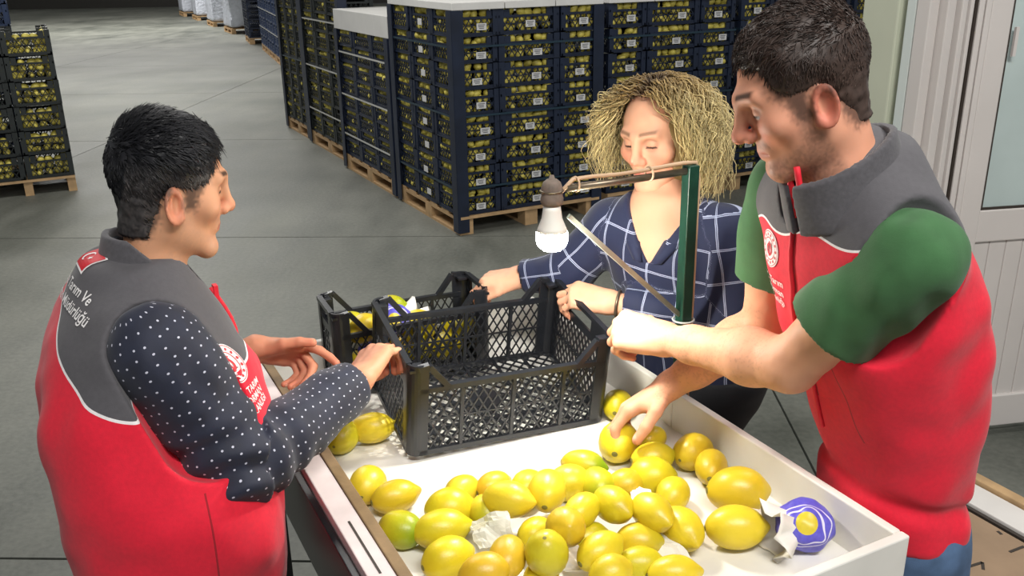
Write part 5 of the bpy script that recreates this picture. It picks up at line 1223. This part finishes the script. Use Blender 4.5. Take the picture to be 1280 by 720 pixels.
    # hair: inner volume and curly locks falling from the crown
    rg = np.random.default_rng(21); W_, Fc, Cc = [], [], []; base = 0; s = o['s']
    dark, mid, blond = np.array(rgb(74, 56, 40)), np.array(rgb(150, 124, 78)), np.array(rgb(222, 204, 148))
    def hairvol(P):
        q = (P - HC) @ Fm.T / s; d = ell(q, (0, -.030, .030), (.086, .098, .086)); g = P - HC
        d = smin(d, ell(P, HC - Fm[1] * .055 - ZV * .030, (.112, .112, .105)), .03) + .008 * vnoise(P, (30, 30, 30))
        face = ell(q, (0, .110, -.025), (.078, .112, .125)); d = smax(d, -face, .01); return smax(d, -(q[:, 2] + .135), .01)
    V, F = sdf_mesh(hairvol, HC - .24, HC + .24, .006); W_.append(V); Fc += F.tolist(); base = len(V); Cc.append(np.tile(mid * .65, (len(V), 1)))
    n = 0; K = 3
    while n < 2300:
        az = rg.uniform(-math.pi, math.pi); elv = math.asin(rg.uniform(-.15, .98)); v = np.array([math.cos(elv) * math.sin(az), math.cos(elv) * math.cos(az), math.sin(elv)])
        if v[1] > .30 and v[2] < .68: continue
        if v[1] > .62: continue
        n += 1
        rootp = np.array([0, -.020, .030]) + v * np.array([.084, .102, .092]); rw = HC + (rootp * s) @ Fm
        ov = v * np.array([1, 1, 0]); ov[0] += .35 * (1 if v[0] > 0 else -1) * (v[1] > .1); ov = ov / (np.linalg.norm(ov) + 1e-9)
        if ov[1] > .35: ov = np.array([math.copysign(.94, ov[0] if abs(ov[0]) > .01 else rg.normal()), .34, 0])
        hor = (ov @ Fm); hor = N3(hor * [1, 1, 0]); vol = rg.uniform(.105, .168); low = rg.uniform(-.135, -.02) if rg.random() < .75 else rg.uniform(-.02, .05)
        end = HC + hor * vol * rg.uniform(.85, 1.05) + ZV * low + np.array([0, 0, 0]); nw_ = (v @ Fm)
        p1 = rw + nw_ * .045 + ZV * .010; p2 = HC + hor * (vol + .022) + ZV * (low * .3 + .045); m_ = 20; t = np.linspace(0, 1, m_)[:, None]
        P = rw * (1 - t) ** 3 + 3 * p1 * t * (1 - t) ** 2 + 3 * p2 * t * t * (1 - t) + end * t ** 3
        tg = np.gradient(P, axis=0); tg /= np.linalg.norm(tg, axis=1)[:, None]; n1 = np.cross(tg, N3(rg.normal(size=3))); n1 /= np.linalg.norm(n1, axis=1)[:, None]; n2 = np.cross(tg, n1)
        fr = rg.uniform(2.5, 5.5); ph = rg.uniform(0, 6.28); am = rg.uniform(.004, .0125) * np.minimum(1, t * 2.2); P = P + am * (np.cos(fr * 6.28 * t + ph) * n1 + np.sin(fr * 6.28 * t + ph) * n2)
        rad = rg.uniform(.0009, .0022) * (1 - .75 * t[:, 0] ** 2); VV = np.concatenate([P[:, None] + rad[:, None, None] * (n1[:, None] * math.cos(a) + n2[:, None] * math.sin(a)) for a in np.arange(K) * 2 * math.pi / K], 1).reshape(-1, 3)
        Fc += [(base + i * K + j, base + i * K + (j + 1) % K, base + (i + 1) * K + (j + 1) % K, base + (i + 1) * K + j) for i in range(m_ - 1) for j in range(K)]; base += len(VV)
        tt = np.repeat(t[:, 0], K); bb = rg.uniform(.5, 1.3); cl = mixc(np.tile(dark, (len(tt), 1)), mid, sst(tt, .0, .30)); cl = mixc(cl, blond, sst(tt, .22, .7) * rg.uniform(.5, 1)) * bb; W_.append(VV); Cc.append(cl)
    obj('hair', np.concatenate(W_), Fc, m_hair, root, True, attrs={'Col': np.concatenate(Cc)})
woman()
